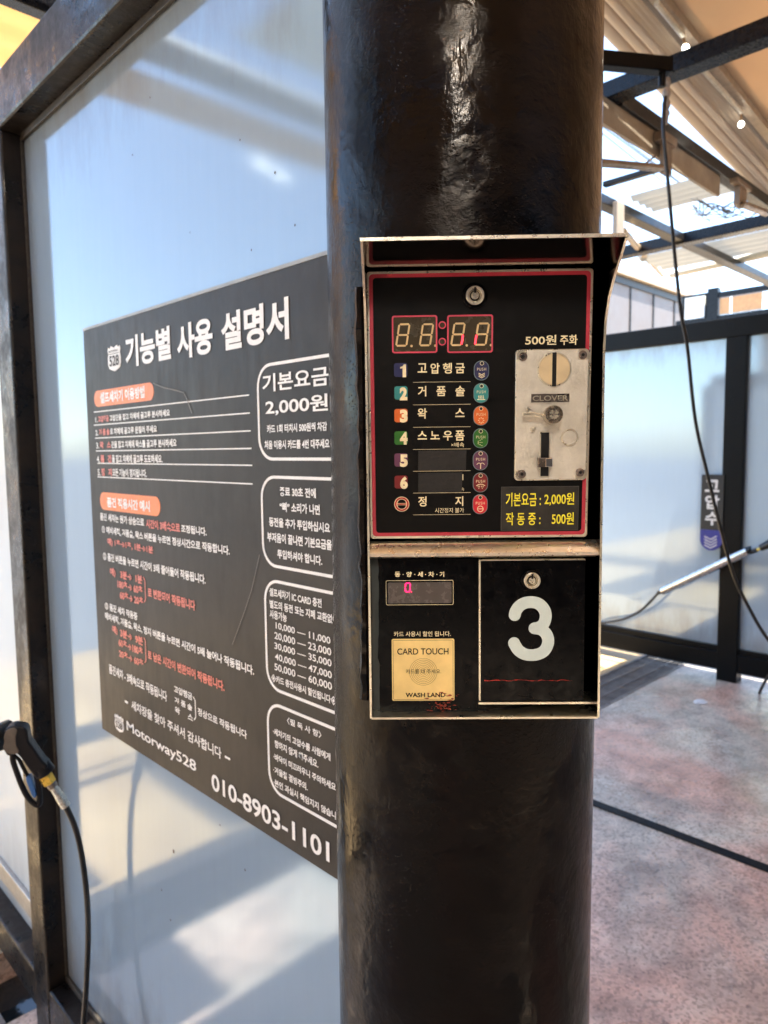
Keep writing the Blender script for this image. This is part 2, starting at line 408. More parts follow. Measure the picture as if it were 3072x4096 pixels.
# specks and stains on the pane
M['speck'] = plain('dirt_speck', (.06, .035, .025), .7)
b = MB(Frame((XG - .0036, 0, 0), (0, -1, 0), (0, 0, 1)).M); FG = Frame((XG - .0036, 0, 0), (0, -1, 0), (0, 0, 1))
for u, v, rr in ((694, 3405, .0035), (646, 3560, .0022), (682, 3680, .002), (1100, 690, .0018), (1005, 1000, .0015), (960, 560, .0014), (530, 620, .0016), (600, 390, .0016), (880, 3300, .0016), (1180, 900, .0015), (760, 930, .0012), (980, 3480, .0018)):
    rr *= .75; x, y = FG.at(u, v); b.ngon([(x + rr * (1 + .5 * random.random()) * math.cos(t), y + rr * 1.3 * (1 + .5 * random.random()) * math.sin(t)) for t in [2 * PI * k / 9 for k in range(9)]], 0)
b.build('dirt_speck', M['speck'], part)

# ------------------------------------------------------------------ poster on the near partition
FP = Frame((XG - .0075, 0, 0), (0, -1, 0), (0, 0, 1))
VX, VY = -1275.2, 1831.0
def prow(c, x0, yt, yb, x1):
    """rectangle on the poster: left end (x0, yt..yb) and right end x1, in crop pixels"""
    u0, vt = c(x0, yt); _, vb = c(x0, yb); u1, _ = c(x1, yb)
    v1 = vb + (vb - VY) / (u0 - VX) * (u1 - u0)
    a = FP.at(u0, vt); e = FP.at(u0, vb); q = FP.at(u1, v1)
    return a[0], e[1], q[0], a[1]
def poster_mat():
    m = new_mat('scuffed_grey_poster'); p = P(m); co = coords(m)
    n1 = noise(m, co, 6, 6, .7); n2 = noise(m, coords(m, (1, 1, .2)), 60, 5, .7)
    L(m, ramp(m, n1, [(.3, (.030, .028, .026)), (.7, (.050, .045, .040))]), p.inputs['Base Color'])
    L(m, ramp(m, n2, [(.3, .36), (.7, .5)]), p.inputs['Roughness']); p.inputs['Specular IOR Level'].default_value = .16
    L(m, bump(m, n2, .3, .0003), p.inputs['Normal']); return m
M['poster'] = poster_mat()
poster = thing('instruction_poster', 'dark grey Korean instruction poster with white lettering on the frosted partition', 'poster', (XG, 1.15, .97))
px0, pyb = FP.at(417, 2919)[0], FP.at(417, 2919)[1]
pxl = (FP.at(325, 1329)[0] + px0) / 2; pyt = FP.at(325, 1329)[1]
PXR = -.60
b = MB(FP.M); b.extr(rrect(pxl, pyb, PXR, pyt, .003, 2), -.0035, 0); b.build('backing_sheet', M['poster'], poster)
b = MB(FP.M); b.box(pxl, PXR, pyt + .0005, pyt + .006, -.0035, .001); b.build('edge_strip', plain('grey_edge_strip', (.30, .32, .32), .5), poster)
A = crop(300, 1000, .639); B = crop(300, 1900, .639); D5 = crop(800, 2600, .4521); D6 = crop(0, 2700, .6311); D7 = crop(300, 1350, .3617)
white = MB(FP.M); red = MB(FP.M); pill = MB(FP.M); lines = MB(FP.M); ink = MB(FP.M)
def pt(c, s, x0, yt, yb, x1, mb=white, bold=.022, **k):
    a, bb, cc, e = prow(c, x0, yt, yb, x1); put_text(mb, s, a, bb, cc, e, .0012, bold, **k)
pt(A, '기능별', 315, 548, 742, 606, bold=.034); pt(A, '사용', 638, 473, 690, 868, bold=.034); pt(A, '설명서', 915, 402, 640, 1345, bold=.034)
PILLS = []
for (x0, yt, yb, x1), c in (((120, 885, 985, 496), A), ((156, 106, 214, 538), B)):
    a, bb, cc, e = prow(c, x0, yt, yb, x1); pill = MB(FP.M); pill.extr(rrect(a, bb, cc, e, .02), 0, .0006); PILLS.append(pill)
pt(A, '셀프세차기 이용방법', 160, 893, 962, 440, bold=.04); pt(B, '폼건 적용시간 예시', 203, 138, 200, 473, bold=.04)
for x0, y0, x1 in ((120, 1015, 1090), (120, 1097, 1095), (128, 1178, 1100), (133, 1258, 1105), (143, 1335, 1110), (143, 1420, 1112)):
    a, bb, cc, e = prow(A, x0, y0 - 3, y0 + 3, x1); lines.extr([(a, bb), (cc, bb), (cc, e), (a, e)], 0, .0007)
rows = [('1.', '고압헹굼', '고압건을 잡고 차체에 골고루 분사하세요', 130, 147, 148, 215, 220, 598, 1042, 1080),
        ('2.', '거 품 솔', '로 차체에 골고루 문질러 주세요', 131, 150, 153, 220, 222, 517, 1122, 1162),
        ('3.', '왁   스', '건을 잡고 차체에 왁스를 골고루 분사하세요', 136, 155, 158, 228, 230, 640, 1200, 1243),
        ('4.', '폼   건', '을 잡고 차체에 골고루 도포하세요.', 140, 160, 163, 232, 234, 552, 1283, 1330),
        ('5.', '정   지', '모든 기능이 정지됩니다.', 145, 165, 167, 235, 237, 453, 1365, 1412)]
def slide(y0, x0, x):    # the y of a poster row at another x (rows run to the vanishing point), crop A
    u0, v0 = A(x0, y0); u, _ = A(x, y0); v = v0 + (v0 - VY) / (u0 - VX) * (u - u0); return (v - 1000) / .639
REDW = []
for n_, rd, wh, a0, a1, r0, r1, w0, w1, yt, yb in rows:
    pt(A, n_, a0, yt + 6, yb, a1)
    red = MB(FP.M); REDW.append(red); pt(A, rd, r0, slide(yt, a0, r0), slide(yb, a0, r0), r1, red, .045)
    pt(A, wh, w0, slide(yt, a0, w0), slide(yb, a0, w0), w1, white, .03)
# right-hand framed boxes
def pbox(c1, xl, yl, c2, yb, yref):
    u, v = c1(xl, yl); x0 = FP.at(u, v)[0]
    yt = FP.at(*c1(*yref[0]))[1]; y0 = FP.at(*c2(*yref[1]))[1]
    po = rrect(x0, y0, -.705, yt, .035, 8); pi = rrect(x0 + .0045, y0 + .0045, -.705 - .0045 + .009, yt - .0045, .0305, 8)
    pi = rrect(x0 + .0045, y0 + .0045, -.7095, yt - .0045, .0305, 8)
    lines.ring(po, pi, 0, .0007)
pbox(A, 1140, 820, A, 0, ((1230, 706), (1250, 1318)))
pbox(B, 1170, 300, B, 0, ((1250, 4), (1245, 578)))
pbox(B, 1190, 900, D5, 0, ((1250, 655), (695, 372)))
pbox(D5, 600, 800, D5, 0, ((690, 478), (705, 1290)))
for c, s, x0, yt, yb, x1, bo in (
    (A, '기본요금', 1175, 782, 893, 1592, .02), (A, '2,000원', 1195, 936, 1040, 1588, .02),
    (A, '카드 1회 터치시 500원씩 차감', 1205, 1095, 1147, 1582, .03), (A, '처음 이용시 카드를 4번 대주세요', 1190, 1193, 1247, 1597, .03),
    (B, '종료 30초 전에', 1285, 73, 131, 1512, .03), (B, '“삐” 소리가 나면', 1285, 168, 228, 1537, .03),
    (B, '동전을 추가 투입하십시요', 1218, 262, 320, 1600, .03), (B, '부저음이 끝나면 기본요금을', 1207, 355, 415, 1612, .03),
    (B, '투입하셔야 합니다.', 1270, 463, 520, 1552, .03),
    (B, '셀프세차기 IC CARD 충전', 1220, 703, 755, 1548, .025), (B, '별도의 동전 또는 지폐 교환없이', 1222, 778, 830, 1645, .025), (B, '사용가능', 1222, 840, 893, 1330, .025),
    (B, '10,000 — 11,000', 1260, 920, 966, 1603, .012), (B, '20,000 — 23,000', 1252, 980, 1030, 1608, .012), (B, '30,000 — 35,000', 1252, 1045, 1092, 1610, .012),
    (B, '40,000 — 47,000', 1255, 1113, 1160, 1612, .012), (B, '50,000 — 60,000', 1252, 1175, 1225, 1613, .012),
    (B, '◈카드 충전사용시 할인됩니다◈', 1232, 1240, 1292, 1640, .025),
    (D5, '〈필 독 사 항〉', 775, 590, 650, 1080, .02), (D5, '·세차기의 고압수를 사람에게', 650, 682, 745, 1160, .025), (D5, '향하지 않게 해주세요.', 665, 790, 858, 1052, .025),
    (D5, '·바닥이 미끄러우니 주의하세요', 655, 906, 968, 1207, .025), (D5, '·겨울철 결빙주의.', 655, 1022, 1085, 958, .025), (D5, '·본인 과실시 책임지지 않습니다', 655, 1132, 1195, 1260, .025),
    (D5, '010-8903-1101', 105, 1083, 1228, 1152, .02),
    (B, '폼건 세차는 원가 상승으로', 160, 235, 282, 437, .03), (B, '조정됩니다.', 667, 308, 358, 828, .03),
    (B, '① 예비세척, 거품솔, 왁스 버튼을 누르면 정상시간으로 작동합니다.', 170, 315, 363, 973, .03),
    (B, '② 폼건 버튼을 누르면 시간이 3배 줄어들어 작동됩니다.', 178, 481, 530, 822, .03),
    (B, '③ 폼건 세차 작동중', 190, 793, 838, 395, .03),
    (B, '예비세척, 거품솔, 왁스, 정지 버튼을 누르면 시간이 5배 늘어나 작동됩니다.', 190, 855, 903, 1125, .03),
    (B, '폼건세차 - 3배속으로 작동됩니다', 215, 1180, 1238, 580, .025),
    (D6, '고압헹굼', 1105, 62, 106, 1223, .025), (D6, '거 품 솔', 1110, 135, 174, 1222, .025), (D6, '왁     스', 1112, 195, 238, 1227, .025),
    (D6, '정상으로 작동됩니다', 1256, 203, 252, 1569, .025),
    (D6, '세차장을 찾아 주셔서 감사합니다', 835, 155, 215, 1408, .02), (D6, '-', 795, 158, 172, 815, .02), (D5, '-', 225, 930, 950, 272, .02),
    (D6, 'Motorway528', 805, 286, 362, 1248, .015)):
    pt(c, s, x0, yt, yb, x1, bold=bo)
REDS = []
for s, x0, yt, yb, x1 in (('시간이 3배속으로', 447, 275, 330, 662), ('예) 1초→1초, 1분→1분', 205, 392, 442, 493),
    ('예)', 221, 578, 632, 258), ('3분→  1분', 285, 595, 645, 425), ('180초→ 60초', 268, 652, 702, 428), ('60초→ 20초', 283, 722, 772, 432),
    ('로 변환되어 작동됩니다', 458, 703, 762, 757), ('예)', 235, 938, 990, 270), ('3분→  9분', 285, 960, 1010, 430), ('60초→180초', 275, 1018, 1068, 430),
    ('20초→ 60초', 278, 1088, 1135, 433), ('로 남은 시간이 변환되어 작동됩니다.', 458, 1093, 1150, 940)):
    red = MB(FP.M); pt(B, s, x0, yt, yb, x1, red, .04); REDS.append(red)
for c, x, y0, y1, mb in ((B, 440, 640, 795, red), (B, 443, 1020, 1175, red), (D6, 1240, 142, 285, white)):
    a = FP.at(*c(x, y0)); e = FP.at(*c(x, y1)); w = .006
    mb.stroke([(a[0] - w, a[1]), (a[0], a[1] - w), (a[0], e[1] + w), (a[0] - w, e[1])], .003, .0013, False)
M['pwhite'] = plain('poster_white_print', (.80, .80, .78), .45, 0, .06, 60)
# route-shield emblem
def shield(x0, y0, x1, y1):
    P0 = [(.06, .93), (.17, .86), (.27, .97), (.5, .88), (.73, .97), (.83, .86), (.94, .93), (1, .80), (.94, .68), (.99, .5), (1, .3), (.9, .12), (.7, .05), (.5, 0), (.3, .05), (.1, .12), (0, .3), (.01, .5), (.06, .68), (0, .80)]
    em = MB(FP.M); em.extr([(x0 + (x1 - x0) * p[0], y0 + (y1 - y0) * p[1]) for p in P0], 0, .0011)
    eo = em.build('route_emblem', M['pwhite'], poster); ink = MB(FP.M)
    fx = lambda t: x0 + (x1 - x0) * t; fy = lambda t: y0 + (y1 - y0) * t
    put_text(ink, '528', fx(.14), fy(.2), fx(.88), fy(.6), .0018, .02)
    put_text(ink, 'MOTORWAY', fx(.13), fy(.72), fx(.88), fy(.81), .0018, .01)
    ink.extr([(fx(.1), fy(.655)), (fx(.9), fy(.655)), (fx(.9), fy(.67)), (fx(.1), fy(.67))], .0012, .0018)
    ink.build('emblem_lettering', M['poster'], eo)
a, bb, cc, e = prow(A, 205, 603, 768, 292); shield(a, bb, cc, e)
a, bb, cc, e = prow(D6, 728, 236, 340, 788); shield(a, bb, cc, e)
M['pred'] = plain('poster_red_print', (.66, .17, .13), .45, 0, .1, 60)
M['porange'] = plain('poster_orange_print', (.80, .22, .06), .45, 0, .08, 40)
white.build('white_lettering', M['pwhite'], poster); 
for r_ in REDW + REDS: r_.build('red_lettering', M['pred'], poster)
for p_ in PILLS: p_.build('orange_heading', M['porange'], poster)
lines.build('ruled_frame', M['pwhite'], poster)
b = MB(FP.M)                                               # scratch
b.stroke([FP.at(*A(x, y)) for x, y in ((495, 835), (560, 862), (640, 880), (685, 893), (705, 935), (735, 1020))], .0022, .0015)
b.stroke([FP.at(*B(x, y)) for x, y in ((1160, 500), (1110, 720), (1060, 870), (990, 1060))], .0012, .0015)
b.build('scratch', plain('pale_scratch', (.16, .15, .13), .6), poster)

# ------------------------------------------------------------------ column
PCX, PCY, PR = math.cos(math.radians(39.17)) * .82, math.sin(math.radians(39.17)) * .82, .1502
b = MB(); n = 128; zs = [0, .02, .5, 1, 1.3, 1.6, 2, 2.5, 3, 3.6]
for z in zs:
    for k in range(n):
        t = 2 * PI * k / n
        rr = PR + .0012 * math.sin(3 * t + z * 2.1) * math.sin(z * 3.1 + t)
        b.v.append((PCX + rr * math.cos(t), PCY + rr * math.sin(t), z))
for i in range(len(zs) - 1):
    for k in range(n): b.f.append((i * n + k, i * n + (k + 1) % n, (i + 1) * n + (k + 1) % n, (i + 1) * n + k)); b.mi.append(0)
column = thing('steel_column', 'thick round black painted steel column carrying the control box', 'column', (PCX, PCY, 0))
b.build('shaft', M['pole'], column, smooth=True)
b = MB(); b.extr(circ(PCX, PCY, .2, 48), 0.001, .02); b.build('base_plate', M['pole'], column, bevel=.003)
# caulk between box and column is part of the column's paint

# ------------------------------------------------------------------ control box
pc = CP + ray(1036 * 1.8517, 870 * 1.8517) * (.645 / FPX)
hx = RW @ Vector((1, 0, -.019)); hx.z = 0; hx.normalize()
tilt = math.radians(2.2)
FB = Frame(pc, hx, (0, 0, 1))                               # shell
nb = FB.n
zt = FB.at(1900, 1078)[1]
FU = Frame(pc + Vector((0, 0, zt)), hx, Vector((0, 0, 1)) * math.cos(tilt) + nb * math.sin(tilt))   # upper panel, leans a little
box = thing('coin_control_box', 'stainless control box with hood, coin slot and large number 3 on the black column', 'control box', tuple(pc))
E1 = crop(1400, 900, .6992); E2 = crop(1400, 2100, .663); Z4 = crop(1500, 1200, .3014); Z5 = crop(1500, 1600, .3014); Z6 = crop(2000, 1280, .3255)
# shell
sx0 = FB.at(*E1(92, 1000))[0]; sx1 = FB.at(1305 * 1.8517, 1300)[0]; sz0 = FB.at(1045 * 1.8517, 1548 * 1.8517)[1]; sz1 = zt + .0105
t_ = .0014
DB = -.062                                                  # back of the shell
prof = [(sz1, .0615), (sz1 - .003, .061), (sz1 - .012, .05), (sz1 - .024, .033), (sz1 - .04, .016), (sz1 - .058, .007), (sz1 - .085, .003)]
def cheek(x):
    m_ = MB(FB.M); pts = [(p, z) for z, p in prof] + [(.003, sz0), (DB, sz0), (DB, sz1)]
    nn = len(pts)
    m_.add([(x, z, p) for p, z in pts] + [(x + t_, z, p) for p, z in pts],
           [tuple(range(nn)), tuple(reversed(range(nn, 2 * nn)))] + [(i, nn + i, nn + (i + 1) % nn, (i + 1) % nn) for i in range(nn)])
    return m_
cheek(sx0).build('side_wall', M['hood'], box); cheek(sx1 - t_).build('side_wall', M['hood'], box)
b = MB(FB.M); b.box(sx0 + t_, sx1 - t_, sz1 - t_, sz1 + .0002, DB, .061)
zh = zt + .0012                                             # sloping underside from the door top up to the front lip
b.add([(sx0 + t_, zh, -.004), (sx1 - t_, zh, -.004), (sx1 - t_, sz1 - t_ - .0003, .0605), (sx0 + t_, sz1 - t_ - .0003, .0605)], [(0, 1, 2, 3)])
b.build('hood', M['hood'], box)
b = MB(FB.M); b.box(sx0 - .0006, sx1 + .0006, sz1 - t_ - .0005, sz1 + .0008, .0612, .0626)      # rolled bright lip
pe = [(p + .0006, z) for z, p in prof] + [(.0036, sz0)]
for x in (sx0, sx1 - t_):
    for (p0, z0), (p1, z1) in zip(pe, pe[1:]):
        b.add([(x - .0003, z0, p0), (x + t_ + .0003, z0, p0), (x + t_ + .0003, z1, p1), (x - .0003, z1, p1), (x - .0003, z0, p0 - .0012), (x + t_ + .0003, z0, p0 - .0012), (x + t_ + .0003, z1, p1 - .0012), (x - .0003, z1, p1 - .0012)],
              [(0, 3, 2, 1), (4, 5, 6, 7), (0, 4, 7, 3), (1, 2, 6, 5)])
b.build('edge_trim', M['steelb'], box, smooth=True)
b = MB(FB.M); b.box(sx0 + t_, sx1 - t_, sz0 - .0006, sz0 + .0012, DB, .0045); b.build('floor_plate', M['steel'], box)
b = MB(FB.M); b.box(sx0 + t_, sx1 - t_, sz0 + .0014, sz1 - t_ - .0002, DB, DB + .0015); b.build('back_plate', M['dark'], box)
# caulk bead against the column
b = MB(FB.M); b.tube([(sx0 - .004, sz0 + .01 + (sz1 - sz0 - .03) * i / 30, -.022 + random.uniform(-.003, .003)) for i in range(31)], [random.uniform(.004, .008) for _ in range(31)], 8)
b.build('caulk_bead', M['pole'], box, smooth=True)

# upper door
ux0, uy0, ux1, uy1 = FU.rect(*E1(104, 256), *E1(1375, 1790))
door = MB(FU.M); door.extr(rrect(ux0, uy0, ux1, uy1, .003), -.012, 0)
updoor = door.build('upper_door', M['steelb'], box, bevel=.0006)
b = MB(FU.M); b.extr(rrect(ux0 + .0024, uy0 + .0024, ux1 - .0024, uy1 - .0024, .0035), .0001, .0004)
panel = b.build('red_border', M['redline'], updoor)
pinl = .0058
bw = MB(FU.M); bw.extr(rrect(ux0 + pinl, uy0 + pinl, ux1 - pinl, uy1 - pinl, .003), .0005, .0008); bw.build('black_face', M['dark'], updoor)
ZP = .0010
def part_of(name, mat, fn, par=None, M_=None, **k):
    m_ = MB(M_ or FU.M); fn(m_); return m_.build(name, mat, par or updoor, **k)
def R(c, x0, y0, x1, y1, fr=FU, off=0.0): return fr.rect(*c(x0, y0), *c(x1, y1), off)
def bt(mb, c, s, x0, y0, x1, y1, z=ZP, bold=.02, fr=FU, **k):
    q = R(c, x0, y0, x1, y1, fr); put_text(mb, s, q[0], q[1], q[2], q[3], z, bold, **k)
# lettering
gl = MB(FU.M)
last_ = None
for c, s, x0, y0, x1, y1 in ((Z4, '고', 565, 840, 690, 965), (Z4, '압', 735, 838, 858, 978), (Z4, '헹', 900, 836, 1020, 978), (Z4, '굼', 1065, 840, 1190, 974),
    (Z4, '거', 568, 1142, 680, 1280), (Z4, '품', 815, 1144, 940, 1276), (Z4, '솔', 1065, 1140, 1190, 1278),
    (Z5, '왁', 565, 110, 690, 248), (Z5, '스', 1063, 112, 1187, 226),
    (Z5, '스', 565, 412, 688, 524), (Z5, '노', 735, 412, 858, 522), (Z5, '우', 903, 408, 1028, 538), (Z5, '폼', 1062, 404, 1186, 538),
    (Z5, '정', 572, 1278, 684, 1412), (Z5, '지', 1063, 1275, 1170, 1405)):
    if last_ is not None and (abs(last_[1] - y0) > 60 or last_[0] is not c): gl.build('row_lettering', M['gold'], updoor); gl = MB(FU.M)
    last_ = (c, y0); bt(gl, c, s, x0, y0, x1, y1, bold=.02)
gl.build('row_lettering', M['gold'], updoor); gl = MB(FU.M)
bt(gl, Z5, '×배속', 1010, 562, 1182, 625, bold=.004); gl.build('small_caption', M['gold'], updoor); gl = MB(FU.M); bt(gl, Z5, '시간정지 불가', 795, 1430, 1180, 1495, bold=.004)
gl.build('small_caption', M['gold'], updoor); gl = MB(FU.M)
bt(gl, Z6, '500원', 308, 187, 690, 308, bold=.016); bt(gl, Z6, '주화', 735, 183, 950, 308, bold=.016)
gl.build('coin_caption', M['gold'], updoor); gl = MB(FU.M)
bt(gl, Z5, '1', 1158, 985, 1170, 1062, bold=.02); bt(gl, Z5, '속', 1142, 1160, 1182, 1205, bold=.0); gl.build('covered_caption', M['gold'], updoor)
for y, c in ((1088, Z4), (1388, Z4), (358, Z5), (652, Z5), (941, Z5), (1230, Z5), (1519, Z5)):
    gl = MB(FU.M); q = R(c, 506, y - 2.2, 1266, y + 2.2); gl.ngon([(q[0], q[1]), (q[2], q[1]), (q[2], q[3]), (q[0], q[3])], ZP); gl.build('row_rule', M['gold'], updoor)
# cover tapes
def tape(m_, c, x0, y0, x1, y1):
    q = R(c, x0, y0, x1, y1); m_.extr([(q[0], q[1] + .0003), (q[2] - .0004, q[1]), (q[2] + .0002, q[3]), (q[0] + .0003, q[3] - .0002)], .0011, .00135)
part_of('cover_tape', M['tape'], lambda m_: tape(m_, Z5, 572, 668, 1210, 934)); part_of('cover_tape', M['tape'], lambda m_: tape(m_, Z5, 573, 962, 1156, 1222))
# numbered badges
cols = [(.014, .018, .085), (.03, .25, .25), (.62, .13, .02), (.02, .14, .012), (.12, .035, .085), (.17, .006, .008), (.60, .01, .025)]
bad = [(Z4, 252, 838, 430, 1022, '1', 335, 856, 412, 1026), (Z4, 257, 1145, 432, 1322, '2', 328, 1158, 428, 1332), (Z4, 257, 1445, 432, 1622, '3', 330, 1454, 432, 1626),
       (Z5, 258, 415, 432, 592, '4', 330, 424, 432, 592), (Z5, 258, 708, 432, 883, '5', 330, 720, 434, 888), (Z5, 260, 1002, 433, 1173, '6', 334, 1012, 434, 1180)]
names = ['navy', 'teal', 'orange', 'green', 'purple', 'dark red', 'bright red']
CM = [plain('badge_colour_%s' % nm.replace(' ', '_'), c, .4, 0, .15, 80) for nm, c in zip(names, cols)]
for i, (c, x0, y0, x1, y1, s, a0, b0, a1, b1) in enumerate(bad):
    q = R(c, x0, y0, x1, y1); m_ = MB(FU.M); m_.extr(rrect(*q, .0022), .0009, .0010); o = m_.build('number_badge', CM[i], updoor); o['label'] = '%s square badge with number %s' % (names[i], s)
    m_ = MB(FU.M)
    if s == '1':
        a_ = R(c, a0, b0, a1, b1); X = lambda t: a_[0] + (a_[2] - a_[0]) * t; Y = lambda t: a_[1] + (a_[3] - a_[1]) * t
        m_.ngon([(X(.40), Y(0)), (X(1), Y(0)), (X(1), Y(1)), (X(.62), Y(1)), (X(.42), Y(.86)), (X(0), Y(.80)), (X(0), Y(.68)), (X(.40), Y(.70))], .0012)
    else: bt(m_, c, s, a0, b0, a1, b1, .0012, .06)
    m_.build('numeral', M['gold'], o)
q = R(Z5, 255, 1280, 455, 1480); cx, cy, rr = (q[0] + q[2]) / 2, (q[1] + q[3]) / 2, (q[2] - q[0]) / 2
m_ = MB(FU.M); m_.extr(circ(cx, cy, rr), .0009, .0010); stp = m_.build('stop_badge', M['gold'], updoor); stp['label'] = 'round stop badge with a split red ring'
m_ = MB(FU.M); m_.flatring(circ(cx, cy, rr * .92), circ(cx, cy, rr * .70), .0012); m_.extr([(cx - rr * .6, cy - .08 * rr), (cx + rr * .6, cy - .08 * rr), (cx + rr * .6, cy + .08 * rr), (cx - rr * .6, cy + .08 * rr)], .0011, .0013)
m_.build('red_ring', plain('stop_ring_red', (.48, .02, .02), .4), stp)
m_ = MB(FU.M)
for sgn in (1, -1):
    m_.ngon([(cx + rr * .56 * math.cos(t), cy + sgn * (rr * .14 + rr * .48 * math.sin(t))) for t in [PI * k / 16 for k in range(17)]][::sgn], .0012)
m_.build('black_half', M['dark'], stp)
# push buttons
btn = [(Z4, 1410, 937), (Z4, 1405, 1237), (Z5, 1402, 208), (Z5, 1398, 507), (Z5, 1396, 801), (Z5, 1396, 1092), (Z5, 1392, 1381)]
ringm = plain('button_rim', (.16, .24, .26), .35, 0, .2, 100)
for i, (c, x, y) in enumerate(btn):
    q = R(c, x - 100, y - 131, x + 100, y + 131); w = (q[2] - q[0]); sc = w / 200; bxx, byy = (q[0] + q[2]) / 2, (q[1] + q[3]) / 2
    T = lambda dx, dy: (bxx + dx * sc, byy - dy * sc)
    m_ = MB(FU.M); m_.extr(rrect(q[0], q[1], q[2], q[3], w / 2 * .98, 10), .0009, .0020); o = m_.build('push_button', ringm, updoor, bevel=.0003)
    o['label'] = '%s oval push button' % names[i]
    m_ = MB(FU.M); e_ = 8 * sc; m_.extr(rrect(q[0] + e_, q[1] + e_, q[2] - e_, q[3] - e_, w / 2, 10), .0019, .0022); m_.build('button_cap', CM[i], o)
    m_ = MB(FU.M); zz = .0024
    m_.flatring(circ(*T(5 if i < 2 else 2, -92), 27 * sc, 24), circ(*T(5 if i < 2 else 2, -92), 21 * sc, 24), zz)
    a = T(-58, 2); e2 = T(60, -35); put_text(m_, 'PUSH', a[0], a[1], e2[0], e2[1], zz, 0.0, spacing=1.25)
    if i == 0:
        for k in range(3): m_.stroke([T(-38, 35 + k * 20), T(2, 57 + k * 20), T(42, 35 + k * 20)], 10 * sc, zz, False)
    elif i == 1:
        for k in range(4): m_.stroke([T(-30 + k * 20, 30), T(-34 + k * 20, 45), T(-28 + k * 20, 58), T(-30 + k * 20, 76)], 9 * sc, zz, False)
        m_.stroke([T(-48, 84), T(50, 84)], 10 * sc, zz)
    elif i == 2:
        for k in range(8):
            g_ = 2 * PI * k / 8; cxx, cyy = 3 + 33 * math.cos(g_), 62 + 33 * math.sin(g_)
            m_.ngon([T(cxx + 10 * math.cos(t) * math.cos(g_) - 6 * math.sin(t) * math.sin(g_), cyy + 10 * math.cos(t) * math.sin(g_) + 6 * math.sin(t) * math.cos(g_)) for t in [2 * PI * j / 10 for j in range(10)]][::-1], zz)
    elif i == 3:
        for k in (-1, 0, 1):
            for j in range(3): m_.stroke([T(-38 + j * 24, 55 + k * (14 + j * 13)), T(-24 + j * 24, 55 + k * (20 + j * 13))], 7 * sc, zz, False)
    elif i == 4:
        m_.stroke([T(2, 110), T(2, 40)], 11 * sc, zz, False); m_.stroke([T(-48, 52), T(-30, 34), T(-12, 34), T(-1, 42)], 8 * sc, zz); m_.stroke([T(5, 42), T(16, 34), T(34, 34), T(52, 52)], 8 * sc, zz)
    elif i == 5:
        m_.stroke([T(-52, 42), T(-25, 26), T(2, 22), T(30, 26), T(58, 42)], 10 * sc, zz)
        for dx in (-27, -10, 12, 31): m_.stroke([T(dx, 42), T(dx * 1.25, 62)], 8 * sc, zz, False)
        for dx in (-20, 22): m_.stroke([T(dx, 68), T(dx * 1.1, 84)], 8 * sc, zz, False)
    else:
        m_.flatring(circ(*T(2, 60), 42 * sc, 28), circ(*T(2, 60), 33 * sc, 28), zz); m_.stroke([T(-30, 60), T(34, 60)], 8 * sc, zz, False)
    m_.build('button_mark', M['gold'], o)
    m_ = MB(FU.M); m_.extr(circ(*T(5 if i < 2 else 2, -92), 19 * sc, 20), .0022, .0023); m_.build('lamp_hole', M['tape'], o)
# LED displays
lcdm = plain('olive_display_filter', (.050, .040, .022), .25, 0, .08, 30)
segm = plain('unlit_segment', (.70, .52, .26), .4, 0, .05, 200)
litm = emit('lit_red_segment', (1, .02, .03), 1.0)
def seg7(mb_off, mb_on, tl, tr, bl, z, w, on=()):
    """slanted seven-segment digit from three corners in 2D"""
    ox, oy = bl; vx = (tl[0] - bl[0], tl[1] - bl[1]); hxx = (tr[0] - tl[0], tr[1] - tl[1])
    Q = lambda a, b_: Vector((ox + hxx[0] * a + vx[0] * b_, oy + hxx[1] * a + vx[1] * b_))
    ends = {'a': ((0, 1), (1, 1)), 'b': ((1, 1), (1, .5)), 'c': ((1, .5), (1, 0)), 'd': ((0, 0), (1, 0)), 'e': ((0, .5), (0, 0)), 'f': ((0, 1), (0, .5)), 'g': ((0, .5), (1, .5))}
    for k, (p, q_) in ends.items():
        p, q_ = Q(*p), Q(*q_); t = (q_ - p).normalized(); nn = Vector((-t.y, t.x)) * w / 2; p = p + t * w * .12; q_ = q_ - t * w * .12
        poly = [p, p + t * w / 2 - nn, q_ - t * w / 2 - nn, q_, q_ - t * w / 2 + nn, p + t * w / 2 + nn]
        (mb_on if k in on else mb_off).ngon(poly, z)
